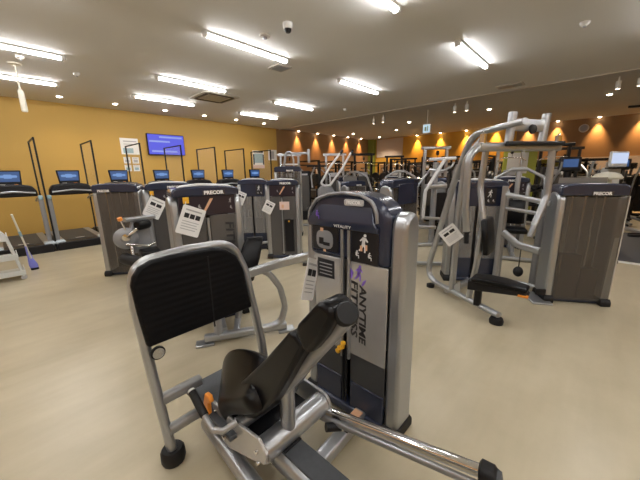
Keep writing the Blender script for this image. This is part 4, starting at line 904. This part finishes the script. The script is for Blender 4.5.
def dumbbell():
    r = empty('dumbbell', (0,0,0), 0, '', 'dumbbell', 'dumbbells on the black racks')
    obj('handle', MB().tube([(0,-0.08,0), (0,0.08,0)], 0.016), M_CHROME, r)
    for s in (-1, 1): obj('head', MB().lathe([(0.002,-0.045),(0.055,-0.045),(0.065,-0.03),(0.065,0.03),(0.055,0.045),(0.002,0.045)], (0,s*0.11,0), (0,1,0), 8), M_RUBBER, r)
    return r
st, db = storage(), dumbbell()
dbn = 0
for i, (u, v, a, lab) in enumerate(((8.85, 4.85, -60, 'left of the foreground tower top'), (8.6, 1.1, -60, 'behind the overhead arm machine'))):
    place(st if i == 0 else copy_tree(st), (u, v, 0), R(a), 'black three tier dumbbell rack ' + lab)
    T = Matrix.Translation((u, v, 0)) @ Matrix.Rotation(R(a), 4, 'Z')
    for y, z, tn in ((-0.14, 0.437, 'bottom'), (-0.06, 0.767, 'middle'), (0.0, 1.087, 'top')):
        for k in range(10):
            o = db if dbn == 0 else copy_tree(db); dbn += 1
            place(o, tuple(T @ Vector((-0.79+0.175*k, y, z))), R(a), 'black dumbbell on the %s tier of the rack %s' % (tn, lab))

# cable crossover stations: light uprights with pulleys between the racks
def cable_station(fm, grp):
    r = empty('cable_station', (0,0,0), 0, '', 'exercise machine', grp)
    for x in (-0.3, 0.3): obj('upright', MB().box((x,0,1.05), (0.07,0.09,2.1)), fm, r, 0.01)
    obj('top_beam', MB().box((0,0,2.1), (0.8,0.10,0.08)), fm, r, 0.01)
    obj('base_beam', MB().box((0,0,0.04), (0.9,0.5,0.08)), M_SILVER_D, r, 0.01)
    obj('weight_stack', MB().box((0,0.02,0.6), (0.36,0.14,1.0)), M_IRON, r, 0.01)
    obj('stack_cover', MB().box((0,-0.075,0.95), (0.46,0.02,0.8)), M_SMOKE_D, r, 0.005)
    obj('name_placard', MB().box((0,-0.088,1.42), (0.30,0.01,0.14)), M_INKGREY, r)
    obj('pulley', MB().lathe([(0.01,-0.02),(0.06,-0.02),(0.06,0.02),(0.01,0.02)], (0,-0.12,1.96), (1,0,0), 16), M_BLACK, r)
    obj('pull_bar', MB().tube([(-0.35,-0.14,1.72), (-0.22,-0.14,1.80), (0.22,-0.14,1.80), (0.35,-0.14,1.72)], 0.015, fil=0.06), M_CHROME, r)
    obj('cable', MB().tube([(0,-0.14,1.80), (0,-0.14,1.94)], 0.006, n=6), M_BLACK, r)
    return r
csn = cable_station(M_SILVER, 'silver cable stations at the back'); csb = cable_station(M_RACK, 'black cable stations at the back')
for i, (u, v, a, lab) in enumerate(((8.3, 3.4, -45, 'silver cable station under the hanging exit sign'),
        (8.2, 6.9, -45, 'silver cable station by the brown left wall'), (9.6, 1.9, -60, 'silver cable station left of the olive display board'), (7.0, 7.9, -40, 'silver cable station at the end of the treadmill row'))):
    place(csn if i == 0 else copy_tree(csn), (u, v, 0), R(a), lab)
for i, (u, v, a, lab) in enumerate(((9.05, 6.3, -45, 'black cable station below the olive column'), (11.6, 6.5, -50, 'black cable station below the left end of the pale recess panel'), (14.3, 7.2, -60, 'black cable station below the pale recess panel'),
        (14.4, 2.4, -75, 'black cable station right of the olive display board'), (12.2, 0.9, -75, 'black cable station near the mirror behind the overhead arm machine'), (10.1, 1.0, -70, 'black cable station left of the smoked tower top at right'), (14.4, 5.2, -60, 'black cable station against the amber back wall'))):
    place(csb if i == 0 else copy_tree(csb), (u, v, 0), R(a), lab)
# darker machines, plate trees and wall racks that crowd the back of the room
def dark_machine():
    r = empty('weight_machine', (0,0,0), 0, '', 'exercise machine', 'black weight machines at the back')
    obj('stack_tower', MB().box((-0.30,0.15,0.78), (0.40,0.30,1.56)), M_BLACK, r, 0.03)
    obj('tower_panel', MB().box((-0.30,-0.005,0.85), (0.30,0.014,1.1)), M_SMOKE_D, r, 0.005)
    obj('name_plate', MB().box((-0.30,-0.012,1.45), (0.20,0.006,0.05)), M_INKGREY, r)
    obj('arm_upright', MB().sweep([(0.2,0.15,0.03), (0.2,0.10,1.75)], rrect(0.07,0.08,0.02), up=(1,0,0)), M_RACK, r)
    obj('top_beam', MB().sweep([(-0.2,0.12,1.70), (0.4,0.12,1.70)], rrect(0.06,0.06,0.02)), M_RACK, r)
    for s in (-1, 1):
        obj('press_arm', MB().sweep(fillet([(0.2+s*0.16,0.08,1.66), (0.2+s*0.30,-0.15,1.40), (0.2+s*0.28,-0.35,1.05)], 0.1), rrect(0.045,0.055,0.02), up=(0,1,0)), M_SILVER, r)
    obj('seat_cushion', cushion([(0.2,-0.45,0.48), (0.2,-0.10,0.47)], [0.17,0.17], [0.04,0.045]), M_VINYL, r, sharp=1.2)
    obj('back_cushion', cushion([(0.2,-0.04,0.56), (0.2,0.02,0.98)], [0.15,0.14], [0.04,0.04]), M_VINYL, r, sharp=1.2)
    obj('seat_post', MB().sweep([(0.2,-0.28,0.03), (0.2,-0.28,0.44)], rrect(0.07,0.07,0.02), up=(1,0,0)), M_SILVER_D, r)
    obj('base_beam', MB().sweep([(0.2,-0.52,0.04), (0.2,0.2,0.04)], rrect(0.07,0.07,0.02)), M_SILVER_D, r)
    return r
dm = dark_machine()
for i, (u, v, a, lab) in enumerate(((13.17, 2.18, -60, 'black weight machine behind the olive display board'), (6.95, 6.72, -40, 'black weight machine behind the long pale lever arms'), (9.47, 3.25, -60, 'black weight machine below and right of the hanging exit sign'), (11.17, 0.84, -65, 'black weight machine far behind the smoked tower at right'),
        (9.0, 9.75, 0, 'black weight machine along the brown wall, nearest the yellow wall'), (10.3, 9.75, 0, 'black weight machine along the brown wall, second from the yellow wall'), (11.6, 9.75, 0, 'black weight machine along the brown wall, middle of its row'),
        (12.9, 9.75, 0, 'black weight machine along the brown wall, second from the corner'), (14.2, 9.75, 0, 'black weight machine along the brown wall, nearest the olive column'),
        (14.9, 6.2, -90, 'black weight machine against the amber back wall, left'), (14.9, 3.9, -90, 'black weight machine against the amber back wall, right'))):
    place(dm if i == 0 else copy_tree(dm), (u, v, 0), R(a), lab)
def plate_tree():
    r = empty('plate_tree', (0,0,0), 0, '', 'rack', 'black plate trees at the back')
    obj('post', MB().box((0,0,0.62), (0.07,0.07,1.22)), M_RACK, r, 0.008)
    for a in (0, 1): obj('foot_bar', MB().box((0,0,0.03), (0.66 if a else 0.07, 0.07 if a else 0.66, 0.06)), M_RACK, r, 0.008)
    for z in (0.32, 0.72, 1.10):
        for s in (-1, 1):
            obj('peg', MB().tube([(0,0,z), (s*0.28,0,z+0.02)], 0.024), M_CHROME, r)
            rr = 0.21 - 0.05*(z > 1)
            obj('weight_plate', MB().lathe([(0.026,-0.045),(rr,-0.045),(rr,0.045),(0.026,0.045)], (s*0.15,0,z), (1,0,0), 18), M_IRON, r)
    return r
pt = plate_tree()
for i, (u, v, a, lab) in enumerate(((10.31, 6.89, -45, 'black plate tree under the olive column'), (14.87, 1.32, -60, 'black plate tree by the mirror, left of the wall speaker'), (14.83, -0.16, -60, 'black plate tree by the mirror, right of the wall speaker'),
        (9.3, 7.26, -45, 'black plate tree by the brown wall, right of the lever arms'), (5.89, 3.43, -45, 'black plate tree behind the navy tower seen end on'), (13.82, -0.82, -60, 'black plate tree near the mirror at the right edge'), (12.24, 3.0, -60, 'black plate tree left of the olive display board'))):
    place(pt if i == 0 else copy_tree(pt), (u, v, 0), R(a), lab)
for k, (u, v, a, lab) in enumerate(((15.0, 8.2, -90, 'under the pale recess panel'),)):
    place(copy_tree(st), (u, v, 0), R(a), 'black three tier dumbbell rack ' + lab)
    T = Matrix.Translation((u, v, 0)) @ Matrix.Rotation(R(a), 4, 'Z')
    for y, z, tn in ((-0.14, 0.437, 'bottom'), (-0.06, 0.767, 'middle'), (0.0, 1.087, 'top')):
        for q in range(10):
            place(copy_tree(db), tuple(T @ Vector((-0.79+0.175*q, y, z))), R(a), 'black dumbbell on the %s tier of the rack %s' % (tn, lab))
# green display board
o = empty('display_board', (11.8, 2.05, 0), R(-55), 'olive green standing board with a beige poster behind the overhead arm machine', 'board')
obj('board', MB().box((0,0,1.06), (1.0, 0.08, 2.12)), M_GREEN, o, 0.01)
obj('poster', MB().box((-0.08,-0.045,1.70), (0.62, 0.01, 0.66)), M_INKGREY, o)
for x in (-0.4, 0.4): obj('foot', MB().box((x,0,0.02), (0.08,0.5,0.04)), M_RACK, o)

# ellipticals on the right
def elliptical():
    r = empty('elliptical_trainer', (0,0,0), 0, '', 'exercise machine', 'elliptical trainers at right')
    obj('drive_housing', MB().prism([(-0.1,0.05),(0.75,0.05),(0.75,0.45),(0.45,0.72),(0.1,0.6),(-0.1,0.3)], -0.14, 0.14, 'y'), M_BLACK, r, 0.04)
    obj('base_rail', MB().box((-0.1,0,0.04), (1.9,0.12,0.08)), M_SILVER_D, r, 0.02)
    for x in (-0.95, 0.75): obj('cross_foot', MB().box((x,0,0.03), (0.09,0.62,0.06)), M_BLACK, r, 0.02)
    for s in (-1, 1):
        obj('pedal_arm', MB().sweep([(0.2,s*0.22,0.35+s*0.06), (-0.8,s*0.22,0.22)], rrect(0.05,0.06,0.02)), M_SILVER, r)
        obj('pedal', MB().box((-0.45,s*0.22,0.32), (0.40,0.16,0.04)), M_RUBBER, r, 0.015)
        obj('handlebar', MB().tube([(0.42,s*0.26,0.5), (0.36,s*0.28,1.2), (0.15,s*0.24,1.5), (0.12,s*0.24,1.62)], 0.019, fil=0.15), M_SILVER, r)
    obj('mast', MB().sweep([(0.55,0,0.6), (0.45,0,1.45)], rrect(0.08,0.1,0.03), up=(0,1,0)), M_BLACK, r)
    obj('console', MB().box((0.42,0,1.58), (0.07,0.36,0.28)), M_BLACK, r, 0.03)
    obj('screen', MB().box((0.38,0,1.60), (0.012,0.24,0.15)), M_SCREENC, r)
    return r
el = elliptical()
for i, (u, v, a, lab) in enumerate(((7.3, 0.32, 25, 'elliptical trainer whose console rises left of the smoked tower top at right'), (8.8, -1.2, 25, 'elliptical trainer cut by the right edge of the photo'),
                                    (10.6, -0.5, 25, 'elliptical trainer farther back at the right edge'))):
    place(el if i == 0 else copy_tree(el), (u, v, 0), R(a), lab)
o = empty('display_kiosk', (8.45, -0.17, 0), R(-45), 'white kiosk stand with a tilted bright screen behind the smoked tower at right', 'kiosk')
obj('pedestal', MB().prism([(-0.16,0),(0.16,0),(0.13,1.5),(-0.13,1.5)], 0.0, 0.16, 'y'), M_WHITE, o, 0.015)
obj('screen_casing', MB().box((0,-0.02,1.66), (0.36,0.06,0.30), Matrix.Identity(4)), M_WHITE, o, 0.02)
obj('screen', MB().box((0,-0.053,1.68), (0.32,0.01,0.20)), M_KIOSK, o)
obj('shelf', MB().box((0,-0.07,1.49), (0.42,0.16,0.03)), M_BLACK, o)
o = empty('round_side_table', (7.6, -0.07, 0), 0, 'pale round topped stand just above the smoked tower at right', 'table')
obj('top', MB().lathe([(0.002,1.30),(0.20,1.30),(0.215,1.33),(0.17,1.39),(0.09,1.42),(0.002,1.43)], n=24), M_IVORY, o)
obj('column', MB().lathe([(0.07,0.03),(0.07,1.30)], n=16), M_IVORY, o)
obj('base', MB().lathe([(0.002,0),(0.28,0),(0.26,0.03),(0.002,0.03)], n=24), M_IVORY, o)
o = empty('rubber_floor_mat', (8.3, -2.2, 0), 0, 'dark rubber mat on the floor at the right edge with a pale border strip', 'mat')
obj('mat', MB().box((0,0,0.006), (3.1, 3.9, 0.012)), M_GREYTREAD, o, 0.004)
obj('border_strip', MB().box((-1.6,0,0.008), (0.07,3.9,0.016)), M_WHITE, o)

# ================================================================== TREADMILLS
def treadmill():
    r = empty('treadmill', (0,0,0), 0, '', 'treadmill', 'treadmills in a row along the yellow wall')
    obj('deck_base', MB().prism([(-0.43,0.0),(0.43,0.0),(0.43,0.12),(0.40,0.17),(-0.40,0.17),(-0.43,0.12)], 0.0, 1.9, 'y'), M_BLACK, r, 0.02)
    obj('running_belt', MB().box((0,1.0,0.174), (0.54,1.6,0.012)), M_GREYTREAD, r)
    obj('belt_marking', MB().box((0.0,0.35,0.181), (0.16,0.05,0.003)), M_WHITE, r)
    for s in (-1, 1):
        obj('side_step', MB().box((s*0.345,1.0,0.177), (0.12,1.6,0.018)), M_SILVER_D, r, 0.006)
        obj('upright', MB().sweep([(s*0.39,0.22,0.14), (s*0.39,0.22,1.08)], rrect(0.055,0.08,0.02), up=(1,0,0)), M_SILVER_D, r)
        obj('upright_cap', MB().box((s*0.39,0.20,1.10), (0.075,0.12,0.09)), M_TEAL, r, 0.025)
        obj('upright_foot', MB().box((s*0.37,0.15,0.17), (0.17,0.26,0.07)), M_FOOTPALE, r, 0.028)
        obj('side_handrail', MB().tube([(s*0.385,0.22,1.10), (s*0.37,0.7,1.06), (s*0.37,0.95,1.0)], 0.022, fil=0.1), M_SILVER_D, r)
    obj('console_body', MB().prism([(-0.37,1.13),(0.37,1.13),(0.36,1.24),(0.30,1.34),(0.12,1.37),(-0.12,1.37),(-0.30,1.34),(-0.36,1.24)], 0.16, 0.42, 'y'), M_BLACK, r, 0.035)
    obj('grip_bar', MB().tube([(-0.33,0.13,1.20), (0.0,0.10,1.235), (0.33,0.13,1.20)], 0.018), M_SILVER, r)
    sc_ = MB().prism([(-0.17,1.32),(0.17,1.32),(0.195,1.635),(-0.195,1.635)], 0.27, 0.33, 'y')
    c = obj('console_screen', sc_, M_BLACK, r, 0.012)
    obj('display', MB().prism([(-0.155,1.42),(0.155,1.42),(0.17,1.61),(-0.17,1.61)], 0.262, 0.27, 'y'), M_SCREENC, c)
    mb = MB()
    for k in range(3): mb.prism([(x-0.07+0.07*k, z+1.52) for x, z in rrect(0.12, 0.045+0.03*(k == 1), 0.02)], 0.2595, 0.262, 'y')
    obj('display_glow', mb, M_SCREENP, c)
    obj('start_button', MB().box((-0.09,0.258,1.36), (0.075,0.016,0.03)), M_IVORY, r, 0.004)
    obj('stop_button', MB().box((0.09,0.258,1.36), (0.06,0.016,0.03)), M_ORANGE, r, 0.004)
    return r
tm = treadmill()
names = ('at the left edge beside the white cart', 'second from the left edge', 'behind the smoked tower of the leg curl machine', 'under the wall television', 'right of the television, behind the pair of dark towers',
         'behind the large dark tower, sixth along the wall', 'last along the yellow wall before the posters')
for i, u in enumerate((0.20, 1.11, 2.03, 2.98, 3.95, 4.88, 5.85)):
    place(tm if i == 0 else copy_tree(tm), (u, 8.05, 0), 0, 'black treadmill ' + names[i])
m_film, n_, l_, b_ = new_mat('clear_film')
b_.inputs['Base Color'].default_value = (0.9, 0.9, 0.9, 1); b_.inputs['Alpha'].default_value = 0.05; b_.inputs['Roughness'].default_value = 0.1
def partition():
    r = empty('partition_frame', (0,0,0), 0, '', 'partition', 'thin black partition frames between the treadmills')
    for y in (0.0, 1.1): obj('post', MB().box((0,y,1.13), (0.03,0.03,2.26)), M_RACK, r)
    obj('top_bar', MB().box((0,0.55,2.245), (0.025,1.1,0.025)), M_RACK, r)
    obj('lower_bar', MB().box((0,0.55,0.25), (0.02,1.1,0.02)), M_RACK, r)
    obj('clear_film', MB().box((0,0.55,1.25), (0.002,1.07,1.97)), m_film, r)
    for y in (0.0, 1.1): obj('foot', MB().box((0,y,0.01), (0.06,0.12,0.02)), M_RACK, r)
    return r
pf = partition()
for i, u in enumerate((0.665, 1.57, 2.51, 3.47, 4.42, 5.37, 6.40)):
    k = ('first from the left edge', 'between the second and third treadmills', 'in front of the pale posters', 'in front of the right end of the television', 'second to the right of the television', 'third to the right of the television', 'in front of the tall photo poster')[i]
    place(pf if i == 0 else copy_tree(pf), (u, 8.16, 0), 0, 'thin black partition frame ' + k)

# ================================================================== CLEANING CART AND MOP
c = empty('cleaning_cart', (-0.12, 6.38, 0), 0, 'white plastic trolley with three shelves at the left edge', 'cart')
for z, x0, w_ in ((0.085, -0.10, 0.58), (0.33, -0.12, 0.54), (0.62, -0.15, 0.48)):
    s_ = obj('shelf', MB().box((x0+0.03, 0, z), (w_, 0.42, 0.035)), M_GREYW, c, 0.012)
    obj('shelf_rim', MB().box((x0+0.03, -0.205, z+0.035), (w_, 0.012, 0.06)).box((x0+0.03+w_/2-0.008, 0, z+0.035), (0.012, 0.42, 0.06)), M_GREYW, s_, 0.004)
for x, y in ((0.19, -0.19), (0.19, 0.19), (-0.33, -0.19), (-0.33, 0.19)):
    obj('post', MB().tube([(x, y, 0.05), (x - (0.09 if x > 0 else 0), y, 0.64)], 0.017), M_GREYW, c)
    obj('caster', MB().lathe([(0.006,-0.013),(0.035,-0.013),(0.035,0.013),(0.006,0.013)], (x, y, 0.036), (0,1,0), 14), M_INKGREY, c)
for y in (-0.17, 0.17): obj('push_handle', MB().tube([(0.10, y, 0.63), (-0.12, y, 0.98), (-0.36, y, 1.02)], 0.016, fil=0.08), M_GREYW, c)
b = empty('spray_bottle', (-0.16, 6.32, 0.6375), 0, 'dark spray bottle on the top shelf of the white trolley', 'bottle')
obj('body', MB().lathe([(0.002,0),(0.042,0),(0.044,0.12),(0.018,0.17),(0.018,0.20),(0.002,0.20)]), M_STACK, b)
obj('trigger_head', MB().box((0.015,0,0.225), (0.08,0.03,0.05)), M_SILVER_D, b, 0.006)
mp = empty('floor_duster', (0.22, 6.75, 0), 0, 'pale handled duster with violet blue head leaning on the white trolley', 'mop')
obj('handle', MB().tube([(0.205, 6.72, 0.20), (0.10, 6.45, 0.96)], 0.013), M_IVORY, mp, **W)
obj('handle_collar', MB().tube([(0.150, 6.58, 0.60), (0.139, 6.55, 0.68)], 0.018), M_TEAL, mp, **W)
obj('fork', MB().tube([(0.165, 6.64, 0.42), (0.22, 6.80, 0.20)], 0.012).tube([(0.170, 6.63, 0.42), (0.175, 6.70, 0.16)], 0.012), M_MOPBLUE, mp, **W)
obj('duster_head', MB().loft([[(x, y, z) for x, y in [(0.21 + a + o_, 6.76 + b_) for a, b_ in rrect(w_, d_, 0.02)]] for z, w_, d_, o_ in ((0.035, 0.10, 0.12, 0.01), (0.08, 0.11, 0.13, 0.005), (0.17, 0.075, 0.09, -0.01), (0.25, 0.04, 0.045, -0.02))]), M_MOPBLUE, mp, 0.01, **W)
obj('black_sole', MB().box((0.222, 6.76, 0.018), (0.10, 0.12, 0.036)), M_BLACK, mp, 0.008, **W)

# ------------------------------------------------------------------ world and camera
wd = bpy.data.worlds.new('World'); sc.world = wd; wd.use_nodes = True
wd.node_tree.nodes['Background'].inputs['Color'].default_value = (0.02, 0.02, 0.02, 1)
cam = bpy.data.cameras.new('Camera'); co = bpy.data.objects.new('Camera', cam); COL.objects.link(co)
th, pi_, ro = R(43.06), R(12.769), R(0.948)
# camera axes in room coordinates (x along the yellow wall, y towards it)
fw = Vector((math.cos(th), math.sin(th), 0)); rt = Vector((math.sin(th), -math.cos(th), 0)); up = Vector((0, 0, 1))
f = fw * math.cos(pi_) - up * math.sin(pi_); dn = -fw * math.sin(pi_) - up * math.cos(pi_)
X = rt * math.cos(ro) + dn * math.sin(ro); Yd = -rt * math.sin(ro) + dn * math.cos(ro)
m4 = Matrix((X, -Yd, -f)).transposed().to_4x4(); m4.translation = (0, 0, 1.5)
co.matrix_world = m4
cam.sensor_width = 36; cam.sensor_fit = 'HORIZONTAL'; cam.lens = 297.5 / 640 * 36; cam.clip_start = 0.02
sc.camera = co
vs = sc.view_settings
sc.display_settings.display_device = 'sRGB'
vs.view_transform = 'Standard'; vs.look = 'None'; vs.gamma = 1; vs.use_curve_mapping = False
vs.exposure = 0.79
sc.cycles.use_denoising = True
sc.cycles.max_bounces = 8; sc.cycles.diffuse_bounces = 4; sc.cycles.transparent_max_bounces = 16
sc.cycles.sample_clamp_indirect = 6
